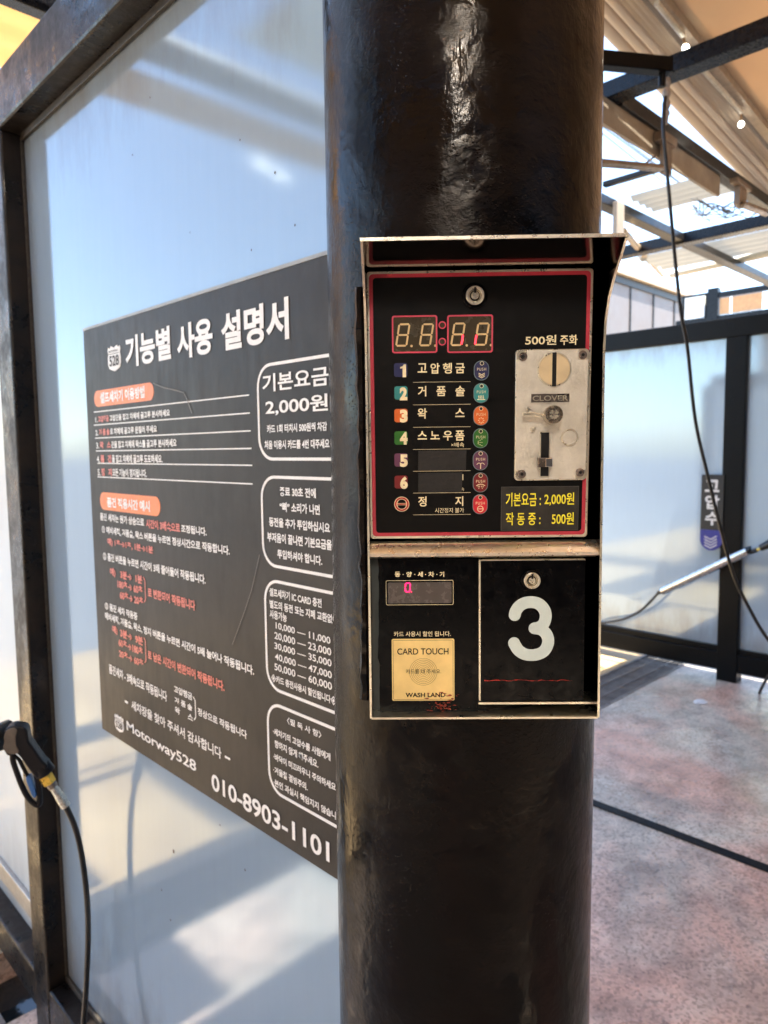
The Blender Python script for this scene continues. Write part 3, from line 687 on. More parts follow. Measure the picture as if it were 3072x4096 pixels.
for i, (x0, y0, x1, y1, ds) in enumerate(((225, 207, 826, 706, ((277, 312, 465, 620, ()), (590, 312, 778, 615, ()))), (957, 198, 1563, 702, ((1007, 302, 1196, 612, 'c'), (1322, 302, 1516, 608, 'e'))))):
    q = R(Z4, x0, y0, x1, y1); m_ = MB(FU.M); th = (q[2] - q[0]) * .033
    m_.ring(rrect(*q, .0022), rrect(q[0] + th, q[1] + th, q[2] - th, q[3] - th, .0014), .0009, .0013); o = m_.build('time_display', plain('pink_print', (.62, .06, .11), .4), updoor)
    m_ = MB(FU.M); m_.extr(rrect(q[0] + th, q[1] + th, q[2] - th, q[3] - th, .0014), .0008, .0010); m_.build('display_window', lcdm, o)
    mo, ml = MB(FU.M), MB(FU.M)
    for (a0, b0, a1, b1, on) in ds:
        sl_ = 46
        seg7(mo, ml, R(Z4, a0 + 22 + 25, b0 + 12, a1, b1)[0::3], (R(Z4, a0, b0 + 12, a1 - 5, b1)[2], R(Z4, a0, b0 + 12, a1, b1)[3]), (R(Z4, a0 + 2, b0, a1, b1 - 12)[0], R(Z4, a0, b0, a1, b1 - 12)[1]), .0011, 24 * .3014 / 2840.5 * .645, on)
        cx, cy = FU.at(*Z4(a1 + 20, b1 - 8)); mo.ngon(circ(cx, cy, .0011, 14), .0011)
    cxm = FU.at(*Z4((x0 + x1) / 2, 400))[0]
    mo.build('segments', segm, o)
    if ml.v: ml.build('lit_segments', litm, o)
for y in (335, 555):
    cx, cy = FU.at(*Z4(892, y)); m_ = MB(FU.M); m_.ring(circ(cx, cy, .0034), circ(cx, cy, .0024), .0009, .0013); o = m_.build('colon_ring', bpy.data.materials['pink_print'], updoor)
    m_ = MB(FU.M); m_.extr(circ(cx, cy, .0024), .0009, .0010); m_.build('colon_lamp', lcdm, o)
# locks
def lock(fr, u, v, rb, rs, par):
    cx, cy = fr.at(u, v)
    m_ = MB(fr.M); m_.extr(circ(cx, cy, rb, 48), .0006, .003); o = m_.build('lock', M['darkgloss'], par, bevel=.001, smooth=True)
    m_ = MB(fr.M); m_.ring(circ(cx, cy, rs, 40), circ(cx, cy, rs * .68, 40), .003, .0062); m_.ring(circ(cx, cy, rs * .66, 40), circ(cx, cy, rs * .54, 40), .002, .0035); m_.build('lock_rim', M['steelb'], o, bevel=.0004, smooth=True)
    m_ = MB(fr.M); m_.extr(circ(cx, cy, rs * .68, 40), .002, .0031); m_.build('key_hole', M['void'], o)
    m_ = MB(fr.M); m_.extr(circ(cx, cy, rs * .42, 30), .003, .0058); m_.build('key_barrel', M['steelb'], o, bevel=.0003, smooth=True)
    m_ = MB(fr.M); m_.box(cx - rs * .12, cx + rs * .12, cy + rs * .25, cy + rs * .85, .0058, .0064); m_.build('key_notch', M['void'], o)
k1 = .645 / FPX
lock(FU, *E1(712, 408), 72 * .6992 * k1, 52 * .6992 * k1, updoor)
# price sticker
q = R(E1, 863, 1495, 1305, 1746); m_ = MB(FU.M); m_.extr([(q[0], q[1]), (q[2], q[1]), (q[2], q[3]), (q[0], q[3])], .0009, .0012); st = m_.build('price_sticker', plain('grey_white_edge', (.10, .10, .09), .5), updoor)
m_ = MB(FU.M); e_ = .0003; m_.extr([(q[0] + e_, q[1] + e_), (q[2] - e_, q[1] + e_), (q[2] - e_, q[3] - e_), (q[0] + e_, q[3] - e_)], .0012, .0014); m_.build('sticker_face', plain('scuffed_black_film', (.018, .017, .013), .4, 0, .5, 90, .0002, 200), st)
m_ = MB(FU.M)
bt(m_, E1, '기본요금 :', 890, 1530, 1090, 1608, .0016, .012); bt(m_, E1, '2,000원', 1110, 1530, 1280, 1604, .0016, .012)
bt(m_, E1, '작 동 중 :', 890, 1643, 1088, 1716, .0016, .012); bt(m_, E1, '500원', 1152, 1643, 1278, 1712, .0016, .012)
m_.build('yellow_lettering', M['yellow'], st)
# coin acceptor
def coin_mat():
    m = new_mat('cast_zinc'); p = P(m); co = coords(m); p.inputs['Metallic'].default_value = .55
    L(m, ramp(m, noise(m, co, 40, 5), [(.3, (.58, .56, .47)), (.7, (.84, .82, .71))]), p.inputs['Base Color']); p.inputs['Roughness'].default_value = .42
    L(m, bump(m, noise(m, co, 420, 2, .4), .9, .0004), p.inputs['Normal']); return m
M['zinc'] = coin_mat()
q = R(Z6, 175, 362, 1062, 1966); m_ = MB(FU.M); m_.extr(rrect(*q, .0035, 6), .0006, .005)
coin = m_.build('coin_plate', M['steelb'], updoor, bevel=.0008, smooth=True)
kz = .3255 * k1                                            # metres per Z6 pixel
ins = 12 * kz; nch = 118 * kz
x0, y0, x1, y1 = q[0] + ins, q[1] + ins, q[2] - ins, q[3] - ins
poly = [(x0, y0 + nch), (x0 + nch, y0 + nch), (x0 + nch, y0), (x1 - nch, y0), (x1 - nch, y0 + nch), (x1, y0 + nch), (x1, y1 - nch), (x1 - nch, y1 - nch), (x1 - nch, y1), (x0 + nch, y1), (x0 + nch, y1 - nch), (x0, y1 - nch)]
m_ = MB(FU.M); m_.extr(poly, .005, .0058); m_.build('cast_face', M['zinc'], coin, bevel=.0003)
def ccyl(name, mat, x, y, r_, z0, z1, par=coin, n_=32, bev=.0004):
    cx, cy = FU.at(*Z6(x, y)); m_ = MB(FU.M); m_.extr(circ(cx, cy, r_ * kz, n_), z0, z1); return m_.build(name, mat, par, bevel=bev, smooth=True)
scm = plain('dark_screw_steel', (.26, .22, .19), .3, 1)
for x, y in ((268, 460), (995, 437), (252, 1888), (962, 1868)):
    o = ccyl('screw', scm, x, y, 52, .005, .0078, bev=.0012); ccyl('hex_socket', M['void'], x, y, 20, .0078, .0080, o, 6, 0)
ccyl('coin_bezel', M['steelb'], 648, 613, 206, .0055, .0068)
o = ccyl('coin_disc', plain('brass_coin_disc', (.82, .68, .42), .35, .5, .06, 30), 648, 613, 190, .0068, .0074)
q2 = R(Z6, 620, 408, 670, 822, FU); m_ = MB(FU.M); m_.box(q2[0], q2[2], q2[1], q2[3], .0070, .0078); m_.build('coin_slot', M['void'], o)
q2 = R(Z6, 372, 897, 863, 1022, FU, .006); m_ = MB(FU.M); e_ = 10 * kz
m_.ring(rrect(*q2, .0003, 1), rrect(q2[0] + e_, q2[1] + e_, q2[2] - e_, q2[3] - e_, .0002, 1), .0055, .0068); o = m_.build('nameplate', M['zinc'], coin)
m_ = MB(FU.M); m_.extr(rrect(q2[0] + e_, q2[1] + e_, q2[2] - e_, q2[3] - e_, .0002, 1), .0055, .0059); m_.build('nameplate_ground', scm, o)
m_ = MB(FU.M); put_text(m_, 'CLOVER', q2[0] + 26 * kz, q2[1] + 28 * kz, q2[2] - 28 * kz, q2[3] - 30 * kz, .0068, .02); m_.build('raised_lettering', M['steelb'], o)
# knob with four-leaf mark and lever
cx, cy = FU.at(*Z6(668, 1160), .02)
cx0, cy0 = FU.at(*Z6(640, 1172), .006)
m_ = MB(FU.M); n_ = 40
R1 = 112 * kz
prof2 = [(.0055, R1 * 1.05, cx0, cy0), (.016, R1 * 1.0, cx, cy), (.0185, R1 * .98, cx, cy), (.0195, R1 * .9, cx, cy), (.0195, R1 * .78, cx, cy), (.0185, R1 * .74, cx, cy), (.0185, R1 * .66, cx, cy), (.0192, R1 * .62, cx, cy)]
vs = []; fs = []
for z, r_, ax, ay in prof2: vs += [(ax + r_ * math.cos(2 * PI * k / n_), ay + r_ * math.sin(2 * PI * k / n_), z) for k in range(n_)]
for i in range(len(prof2) - 1): fs += [(i * n_ + k, i * n_ + (k + 1) % n_, (i + 1) * n_ + (k + 1) % n_, (i + 1) * n_ + k) for k in range(n_)]
fs.append(tuple(range((len(prof2) - 1) * n_, len(prof2) * n_))); m_.add(vs, fs)
knob = m_.build('return_knob', plain('aged_knob_metal', (.42, .37, .30), .26, 1, .25, 90), coin, smooth=True)
m_ = MB(FU.M)
for k in range(4):
    g_ = PI / 4 + k * PI / 2; c_, s_ = math.cos(g_), math.sin(g_); pts = []
    for j in range(16):
        t = 2 * PI * j / 16; hx_ = 16 * math.sin(t) ** 3; hy = 13 * math.cos(t) - 5 * math.cos(2 * t) - 2 * math.cos(3 * t) - math.cos(4 * t)
        a_ = (hy + 17) / 30 * R1 * .5 + R1 * .03; b_ = hx_ / 32 * R1 * .5; pts.append((cx + a_ * c_ - b_ * s_, cy + a_ * s_ + b_ * c_))
    m_.extr(pts[::-1], .0192, .0197)
m_.stroke([(cx, cy - R1 * .05), (cx - R1 * .03, cy - R1 * .3), (cx + R1 * .02, cy - R1 * .52)], R1 * .06, .0197)
m_.build('clover_mark', M['steelb'], knob)
m_ = MB(FU.M); up = [(282, 1135), (415, 1128), (470, 1150), (548, 1150)]; lo = [(548, 1192), (470, 1192), (420, 1170), (285, 1182)]
m_.extr([FU.at(*Z6(x, y), .014) for x, y in (up + lo)][::-1], .0105, .0145); m_.build('lever', M['steelb'], knob, bevel=.0004)
ccyl('pin', M['steelb'], 332, 1097, 26, .0055, .0095); ccyl('pin', M['steelb'], 387, 1345, 26, .0055, .0095)
o = ccyl('reject_button', M['steelb'], 832, 1443, 104, .0055, .0072); ccyl('button_face', M['zinc'], 832, 1443, 88, .0072, .0078, o)
q2 = R(Z6, 488, 1370, 612, 1930, FU, .006); m_ = MB(FU.M); e_ = 12 * kz
m_.ring(rrect(*q2, .0008, 2), rrect(q2[0] + e_, q2[1] + e_, q2[2] - e_, q2[3] - e_, .0005, 2), .0055, .0066); o = m_.build('slider_slot', M['steelb'], coin)
m_ = MB(FU.M); m_.extr(rrect(q2[0] + e_, q2[1] + e_, q2[2] - e_, q2[3] - e_, .0005, 2), .0055, .0060); m_.build('slot_opening', M['void'], o)
q2 = R(Z6, 470, 1692, 648, 1812, FU, .012); m_ = MB(FU.M); m_.extr([(q2[0], q2[1]), (q2[0] + .0025, q2[1] + .0002), (q2[2], q2[1] + .0004), (q2[2], q2[3] - .0002), (q2[0] + .0025, q2[3] - .0002), (q2[0], q2[3])], .0062, .0115); sld = m_.build('slider_tab', scm, o, bevel=.0006)
m_ = MB(FU.M); m_.extr(rrect(q2[0] + (q2[2] - q2[0]) * .5, q2[1] + .0006, q2[2] - .0003, q2[3] - .0006, .0006, 3), .0115, .0125); m_.build('slider_shine', plain('bright_chrome', (.85, .85, .85), .12, 1), sld, bevel=.0004)

# middle ledge
q = R(E2, 118, 105, 1478, 198, FB); m_ = MB(FB.M)
h_ = q[3] - q[1]; n_ = 10; vs = []
pr = [(-.016, 0), (-.002, .0), (.001, .12), (.002, .35), (-.001, .62), (-.006, .9), (-.012, 1.0), (-.016, 1.0)]
for d_, t in pr: vs += [(sx0 + t_ + .0002, q[1] + h_ * t, d_), (sx1 - t_ - .0002, q[1] + h_ * t, d_)]
m_.add(vs, [(2 * i, 2 * i + 1, 2 * i + 3, 2 * i + 2) for i in range(len(pr) - 1)] + [tuple(range(0, 2 * len(pr), 2)), tuple(reversed(range(1, 2 * len(pr), 2)))])
m_.build('middle_ledge', M['steelb'], box, smooth=True)
# card reader plate
FL = Frame(FB.o - FB.n * .010, FB.ex, FB.ey)
q = R(E2, 176, 205, 772, 1128, FL); m_ = MB(FL.M)
left = []; nn = 26
for i in range(nn): t = i / (nn - 1); left.append((q[0] + random.uniform(-.0004, .0006) - (.0014 if t < .5 else 0) * (1 if .35 < t < .6 else .3), q[1] + (q[3] - q[1]) * t))
m_.extr([(q[0], q[1]), (q[2], q[1]), (q[2], q[3])] + left[::-1][:-1], -.004, 0); card = m_.build('card_reader_plate', M['darkgloss'], box)
m_ = MB(FL.M); m_.box(sx0 + t_ + .0001, q[0] + .003, sz0 + .0014, q[3], -.009, -.0045); m_.build('sealing_strip', plain('grey_green_sealant', (.055, .065, .06), .5), box)
m_ = MB(FL.M)
for s, x0, x1 in (('동', 270, 303), ('양', 340, 373), ('세', 408, 440), ('차', 472, 508), ('기', 540, 568)): bt(m_, E2, s, x0, 281, x1, 313, .0004, .03, FL)
for x in (321, 390, 456, 524): cx, cy = FL.at(*E2(x, 298)); m_.ngon(circ(cx, cy, .0005, 10), .0004)
bt(m_, E2, '카드 사용시 할인 됩니다.', 265, 641, 608, 672, .0004, .01, FL)
q = R(E2, 217, 333, 624, 482, FL); m_.flatring(rrect(*q, .0015), rrect(q[0] + .0004, q[1] + .0004, q[2] - .0004, q[3] - .0004, .0012), .0004)
m_.build('gold_lettering', M['gold'], card)
q = R(E2, 228, 345, 613, 472, FL); m_ = MB(FL.M); m_.extr(rrect(*q, .0015), 0, .0003); lcd = m_.build('balance_display', plain('grey_lcd_window', (.085, .075, .07), .25, 0, .1, 60), card)
mo, ml = MB(FL.M), MB(FL.M); a = R(E2, 333, 350, 364, 402, FL)
seg7(mo, ml, (a[0] + .0004, a[3]), (a[2], a[3]), (a[0], a[1]), .0005, .0012, 'abcdef'); cx, cy = FL.at(*E2(371, 404)); ml.ngon(circ(cx, cy, .0006, 10), .0005)
ml.build('lit_digit', emit('lit_pink_digit', (1, .01, .10), .6), lcd)
q = R(E2, 253, 686, 630, 1059, FL); m_ = MB(FL.M); m_.extr(rrect(*q, .0015), 0, .0003); yc = m_.build('card_touch_label', plain('gold_foil_label', (.86, .66, .26), .42, 0, .08, 60), card)
m_ = MB(FL.M); e_ = .0012; m_.flatring(rrect(q[0] + e_, q[1] + e_, q[2] - e_, q[3] - e_, .001), rrect(q[0] + e_ + .00025, q[1] + e_ + .00025, q[2] - e_ - .00025, q[3] - e_ - .00025, .0008), .0005)
bt(m_, E2, 'CARD TOUCH', 285, 743, 594, 781, .0005, .01, FL); bt(m_, E2, '카드를 대 주세요.', 337, 869, 550, 896, .0005, .0, FL); bt(m_, E2, 'WASH LAND', 335, 1011, 575, 1038, .0005, .025, FL)
cx, cy = FL.at(*E2(442, 885))
for k in range(1, 9): rr = k * 11 * .663 * k1; m_.flatring(circ(cx, cy, rr, 40), circ(cx, cy, rr - .00022, 40), .00045)
m_.build('black_lettering', M['darkgloss'], yc)
m_ = MB(FL.M)                                             # rust smears
for _ in range(70):
    x = random.gauss(555, 45); y = random.gauss(1085, 32)
    if not 1005 < y < 1125: continue
    cx, cy = FL.at(*E2(x, y)); rr = random.uniform(.0003, .0017); k_ = random.uniform(.25, .7); g0 = random.uniform(-.3, .3)
    m_.ngon([(cx + rr * math.cos(t) * random.uniform(.6, 1.2) * 1.5, cy + rr * k_ * math.sin(t) * random.uniform(.6, 1.2)) for t in [2 * PI * j / 9 for j in range(9)]], .0007 + random.random() * .0003)
cx, cy = FL.at(*E2(603, 1026)); m_.ngon(circ(cx, cy, .0018, 9, .0009), .0007)
m_.build('rust_smear', M['rust'], card)
# number door
q = R(E2, 776, 204, 1412, 1056, FL); m_ = MB(FL.M); m_.extr(rrect(*q, .001), -.005, .002); nd = m_.build('number_door', M['steelb'], box, bevel=.0005)
e_ = .0013; m_ = MB(FL.M); m_.extr(rrect(q[0] + e_ * 1.3, q[1] + .0003, q[2] - .0002, q[3] - e_, .0008), .0020, .0023); m_.build('black_face', M['darkgloss'], nd)
th = FL.at(*E2(0, 0))[0]
c1 = bez([FL.at(*E2(x, y)) for x, y in ((991, 540), (998, 515), (1020, 485), (1052, 467), (1090, 462), (1128, 469), (1158, 492), (1175, 525), (1176, 560), (1164, 592), (1140, 612), (1110, 619))], 6)
c2 = bez([FL.at(*E2(x, y)) for x, y in ((1110, 619), (1148, 626), (1178, 650), (1192, 688), (1186, 725), (1165, 757), (1130, 775), (1090, 780), (1050, 774), (1014, 751), (993, 720), (987, 707))], 6)
m_ = MB(FL.M); w3 = 75 * .663 * k1; m_.stroke(c1, w3, .0026); m_.stroke(c2, w3, .0027)
m_.build('numeral', plain('pale_grey_numeral', (.60, .72, .70), .4, 0, .06, 60), nd)
m_ = MB(FL.M); pts = [FL.at(*E2(808 + i * 23, 932 + random.uniform(-4, 3))) for i in range(24)]
for i in range(23): m_.stroke(pts[i:i + 2], random.uniform(.0003, .0014) * (1 - i / 30), .0027 + .00003 * (i % 2), False)
m_.build('red_scratch', plain('red_scratch_paint', (.45, .02, .01), .4), nd)
lock(Frame(FL.o + FL.n * .0018, FL.ex, FL.ey), *E2(1093, 330), 66 * .663 * k1, 51 * .663 * k1, nd)
m_ = MB(FL.M); a = R(E2, 776, 1060, 1478, 1075, FL); m_.box(a[0], sx1 - t_ - .0002, a[1] - .001, a[1] + .001, -.03, .0); m_.build('door_sill', M['steel'], box)

# ------------------------------------------------------------------ spray gun in its holder on the left post
S5 = crop(0, 2850, .2532)
gp0 = onX(*S5(500, 800), .50); gd = gp0 - CP; gd.z = 0; gd.normalize()
FQ = Frame(gp0, (gd.y * .98 - gd.x * .2, -gd.x * .98 - gd.y * .2, 0), (0, 0, 1))        # gun lies in a plane turned toward the bay
def outline(pts, n_=3):
    q_ = [FQ.at(*S5(*p)) for p in pts]; return [tuple(v) for v in bez(q_ + [q_[0]], n_)[:-1]]
gun = thing('spray_gun', 'black trigger spray gun with brass fitting hung on the left post of the near partition', 'spray gun', (.5, 1.6, .9))
gm = plain('black_gun_plastic', (.006, .006, .008), .4, 0, .2, 50, .0002, 120, spec=.25)
m_ = MB(FQ.M); m_.extr(outline([(130, 210), (240, 170), (390, 190), (455, 250), (480, 400), (540, 490), (620, 610), (700, 720), (780, 810), (700, 900), (600, 990), (520, 900), (420, 760), (330, 640), (260, 600), (160, 640), (100, 560), (60, 420), (80, 290)][::-1]), -.018, .018)
m_.build('body', gm, gun, bevel=.008, smooth=True, segs=4)
m_ = MB(FQ.M); m_.extr(outline([(125, 240), (230, 190), (300, 220), (280, 330), (290, 460), (330, 560), (280, 600), (200, 600), (110, 560), (70, 440)][::-1]), .018, .0205)
m_.build('side_cover', plain('dusty_taupe_cover', (.12, .10, .08), .5, 0, .2, 60, .0003, 200), gun, bevel=.002)
gp = [(200, 640), (205, 760), (260, 930), (330, 1120), (410, 1290), (500, 1410), (590, 1465), (625, 1420), (625, 1300), (615, 1180), (590, 1050), (570, 980)]
m_ = MB(FQ.M); m_.tube([(x, y, 0) for x, y in [v[:] for v in bez([Vector(FQ.at(*S5(*p))) for p in gp], 4)]], .0062, 10); m_.build('trigger_guard', gm, gun, smooth=True)
m_ = MB(FQ.M); m_.tube([(*FQ.at(*S5(*p)), 0) for p in ((225, 680), (300, 740), (370, 880), (440, 1010))], .0042, 8); m_.build('trigger', gm, gun, smooth=True)
m_ = MB(FQ.M); m_.extr(outline([(420, 1010), (490, 985), (530, 1080), (560, 1180), (580, 1290), (550, 1325), (510, 1270), (460, 1150)][::-1], 2), -.009, .009); m_.build('trigger_pad', plain('blue_trigger', (.04, .15, .42), .35, 0, .1, 50), gun, bevel=.003, smooth=True)
P3 = lambda x, y, d_=0: Vector((*FQ.at(*S5(x, y)), d_))
m_ = MB(FQ.M); m_.tube([P3(120, 390, -.028), P3(60, 400, -.02), P3(0, 400, -.006), P3(-160, 420, .01)], .029, 20); m_.build('nozzle_holder', M['rubber'], gun, smooth=True)
m_ = MB(FQ.M); m_.tube([P3(640, 830), P3(735, 960)], [.019, .021], 20); m_.build('collar', gm, gun, bevel=.003, smooth=True)
brass = plain('brass', (.85, .58, .10), .3, .6, .1, 60)
m_ = MB(FQ.M); m_.tube([P3(715, 975, .003), P3(790, 1105, .003)], .0150, 6); m_.build('brass_nut', brass, gun, bevel=.0015)
m_ = MB(FQ.M); m_.tube([P3(785, 1100), P3(845, 1175)], .0105, 20); m_.build('swivel', scm, gun, smooth=True)
# hose with crimped ferrule
hose = thing('spray_hose', 'black rubber hose hanging from the spray gun in front of the near partition', 'hose', (.5, 1.45, 0))
m_ = MB(FQ.M); m_.tube([P3(840, 1170), P3(895, 1255), P3(900, 1262), P3(955, 1345), P3(1040, 1480)], [.0085, .0095, .0088, .0105, .0105], 16); m_.build('ferrule', plain('zinc_ferrule', (.60, .62, .58), .3, 1, .2, 200, .0004, 300), hose, smooth=True)
hp = [(418, 850), (470, 950), (510, 1100), (540, 1300), (556, 1500), (558, 1700), (550, 1900), (538, 2100), (520, 2300), (490, 2480)]
m_ = MB(FQ.M); hv = [Vector((*FQ.at(*D6(x, y)), 0)) for x, y in hp]; m_.tube(bez([P3(1035, 1475)] + hv[1:], 6), .0064, 14); m_.build('rubber_tube', M['rubber'], hose, smooth=True)

# ------------------------------------------------------------------ far fence (next wash bay divider)
XN = 5.0; FF = Frame((XN, 0, 0), (0, -1, 0), (0, 0, 1))
fence = thing('frosted_fence', 'low black steel fence with bluish frosted panels beyond the wash bay floor', 'fence', (XN, 1.7, 0))
zt0, zt1, zb0, zb1 = 1.6 + .71, 1.6 + .845, 1.6 - 1.53, 1.6 - 1.405
bx('top_rail', M['fence'], fence, XN - .04, XN + .06, -1.6, 3.2, zt0, zt1 - .01, .005)
bx('bottom_rail', M['fence'], fence, XN - .04, XN + .06, -1.6, 3.2, zb0, zb1, .005)
bx('bottom_rail', M['fence'], fence, XN - .03, XN + .05, -1.6, 3.2, zb1 + .001, zb1 + .04, .003)
for y0, y1 in ((1.668, 1.80), (3.12, 3.2), (.1, .23), (-1.5, -1.37)):
    bx('post', M['fence'], fence, XN - .045, XN + .055, y0, y1, 0, zt0 - .001, .004)
m_ = MB(); m_.box(XN - .004, XN + .004, -1.6, 3.119, zb1 + .042, zt0 - .001); m_.build('frosted_panel', M['glass2'], fence)
for y in (3.1, 1.95, .6): pass
# water-gun sign
E8 = crop(2350, 1200, .769)
FS = Frame((XN - .055, 0, 0), (0, -1, 0), (0, 0, 1))
sign = thing('water_sign', 'narrow black hanging sign with Korean letters and blue rounded end on the frosted fence', 'sign', (XN - .05, 1.85, 1.2))
q = FS.rect(*E8(590, 908), *E8(706, 1196)); m_ = MB(FS.M); m_.box(q[0], q[2], q[1], q[3], -.006, 0); m_.build('black_board', M['tape'], sign)
qb = FS.rect(*E8(588, 1190), *E8(698, 1303)); rr = (q[2] - q[0]) / 2; cxx = (q[0] + q[2]) / 2
m_ = MB(FS.M); cyb = qb[1] + rr; m_.extr([(q[2], cyb), (q[2], q[1] - .001), (q[0], q[1] - .001), (q[0], cyb)] + [(cxx + rr * math.cos(t), cyb + rr * math.sin(t)) for t in [PI + PI * k / 16 for k in range(1, 16)]], -.006, 0)
m_.build('blue_end', plain('blue_sign_print', (.012, .016, .20), .4), sign)
m_ = MB(FS.M)
for s, y0, y1 in (('고', 935, 998), ('압', 1015, 1088), ('수', 1102, 1172)): a = FS.rect(*E8(612, y0), *E8(686, y1)); put_text(m_, s, a[0], a[1], a[2], a[3], .001, .03)
m_.build('white_lettering', M['white'], sign); m_ = MB(FS.M)
for k in range(4):
    a, e, c_ = FS.at(*E8(608, 1228 + 15 * k)), FS.at(*E8(640, 1246 + 15 * k)), FS.at(*E8(672, 1228 + 15 * k)); m_.stroke([a, e, c_], .0062, .001, False)
m_.build('chevron_mark', M['white'], sign)
# lance
FW = Frame((XN - .14, 0, 0), (0, -1, 0), (0, 0, 1))
lance = thing('pressure_lance', 'long steel pressure washer lance resting across the frosted fence post', 'pressure washer', (XN - .14, 1.6, .6))
def W3(x, y, d_=0): return Vector((*FW.at(*E8(x, y)), d_))
m_ = MB(FW.M); m_.tube([W3(388, 1514), W3(832, 1306)], .028, 20); m_.build('steel_tube', plain('lance_steel', (.62, .58, .52), .22, 1, .15, 20), lance, smooth=True)
m_ = MB(FW.M); m_.tube([W3(366, 1525), W3(390, 1513)], [.012, .018], 12); m_.build('tip', M['rubber'], lance, smooth=True)
m_ = MB(FW.M); m_.tube([W3(828, 1308), W3(845, 1300), W3(850, 1312), W3(882, 1300)], [.027, .027, .014, .014], 14); m_.tube([W3(900, 1290), W3(960, 1262), W3(1040, 1240)], [.02, .03, .03], 12); m_.build('grip', M['rubber'], lance, smooth=True)
m_ = MB(FW.M); m_.tube([W3(880, 1302), W3(902, 1290)], .009, 10); m_.build('brass_nut', brass, lance, smooth=True)
m_ = MB(FW.M); m_.tube(bez([W3(x, y) for x, y in ((368, 1524), (330, 1565), (270, 1620), (190, 1658), (110, 1675), (20, 1690), (-60, 1720))], 6), .009, 10)
tag(m_.build('hose', M['rubber'], smooth=True), 'thin dark hose curving from the lance tip toward the control column', 'hose')
m_ = MB(FW.M); m_.tube(bez([W3(x, y) for x, y in ((1000, 1880), (939, 1960), (905, 2020), (888, 2075), (900, 2110), (935, 2118), (1000, 2110))], 6), .009, 10)
tag(m_.build('hose', M['rubber'], smooth=True), 'loop of dark hose at the right edge below the frosted fence', 'hose')

# ------------------------------------------------------------------ roof
ZR = 3.03
def zz(z): return z + CAMZ
roofbeam = 'steel beams of the canopy frame'
def beam(label, x0, x1, y0, y1, z0, z1, mat='beam', bev=.004):
    m_ = MB(); m_.box(x0, x1, y0, y1, z0, z1); o = m_.build('roof_beam', M[mat], bevel=bev); tag(o, label, 'beam', roofbeam); return o
M['beamb'] = plain('brownish_beam_paint', (.010, .008, .006), .35, spec=.25, bmp=.0003, bscale=60)
beam('thick glossy blue-black beam crossing in front of the orange awning', 2.81, 2.90, -2.5, 2.6, zz(1.43), zz(1.497))
beam('dark blue beam above the frosted fence', 5.06, 5.16, -2.5, 5.2, zz(1.405), zz(1.48))
beam('brown rafter running past the hanging brackets', 2.905, 9.4, 1.50, 1.56, zz(1.425), zz(1.49), 'beamb')
beam('dark rafter meeting the beam over the fence', 2.905, 9.4, 2.14, 2.22, zz(1.42), zz(1.475), 'beamb')
beam('dark rafter at the top left in front of the yellow awning', -6, 2.805, 2.50, 2.56, zz(1.43), zz(1.50))
beam('beam high over the far wash bay', 9.42, 9.52, -2.5, 5.2, zz(1.42), zz(1.5))
beam('beam over the middle of the left wash bay', -1.56, -1.47, -2.5, 2.49, zz(1.43), zz(1.50))
beam('beam along the left edge of the roof', -3.8, -3.7, -2.5, 2.49, zz(1.41), zz(1.48))
beam('thin purlin along the far bay just past the fence', 6.7, 6.75, 1.0, 3.0, zz(1.72), zz(1.76), 'beamb')
beam('thin purlin above the boom bracket', 3.9, 3.94, 1.57, 2.13, zz(1.50), zz(1.53), 'beamb')
# fabric awnings
def fabric(name, col, trans):
    m = new_mat(name); p = P(m); co = coords(m)
    cr = ramp(m, noise(m, co, 3, 5), [(.3, tuple(c * .9 for c in col)), (.7, col)])
    L(m, cr, p.inputs['Base Color']); p.inputs['Roughness'].default_value = .6
    tr = N(m, 'ShaderNodeBsdfTranslucent'); L(m, cr, tr.inputs[0]); mx = N(m, 'ShaderNodeMixShader'); mx.inputs[0].default_value = trans
    L(m, p.outputs[0], mx.inputs[1]); L(m, tr.outputs[0], mx.inputs[2]); L(m, mx.outputs[0], m.node_tree.nodes['Material Output'].inputs[0]); return m
M['cream'] = fabric('cream_awning_fabric', (.66, .48, .31), .19)
M['creamd'] = fabric('gathered_cream_fabric', (.50, .40, .30), .03)
M['yellowf'] = fabric('yellow_awning_fabric', (.80, .60, .34), .36)
M['greyf'] = fabric('blue_grey_fabric', (.25, .27, .34), .1)
M['whitef'] = fabric('white_awning_fabric', (.62, .70, .74), .3)
M['bundle'] = fabric('pale_bundle_fabric', (.30, .30, .28), .15)
def awz(x): return CAMZ + 2.0 - .102 * x
def sheet(name, mat, x0, x1, y0, y1, label, nx=12, ny=16, sag=.012, dz=0.0, thick=.002, parent=None, zf=awz):
    m_ = MB(); vs = []
    for s_ in (0, 1):
        for i in range(nx + 1):
            for j in range(ny + 1):
                x = x0 + (x1 - x0) * i / nx; y = y0 + (y1 - y0) * j / ny
                vs.append((x, y, zf(x) + dz + s_ * thick - sag * abs(math.sin(PI * j / ny * 3)) ))
    o_ = (nx + 1) * (ny + 1); fs = []
    for i in range(nx):
        for j in range(ny):
            a = i * (ny + 1) + j; q_ = (a, a + 1, a + ny + 2, a + ny + 1)
            fs.append(q_); fs.append(tuple(o_ + k for k in reversed(q_)))
    m_.add(vs, fs); o = m_.build(name, mat, parent, smooth=True); 
    if parent is None: tag(o, label, 'awning', 'fabric awnings of the canopy')
    return o
aw = thing('fabric_awning', 'orange-cream fabric awning with gathered folds along its edge above the wash bay', 'awning', (3, 0, 3.3), 'fabric awnings of the canopy')
sheet('taut_fabric', M['cream'], .66, 5.0, -3.5, 1.289, '', parent=aw, dz=.035)
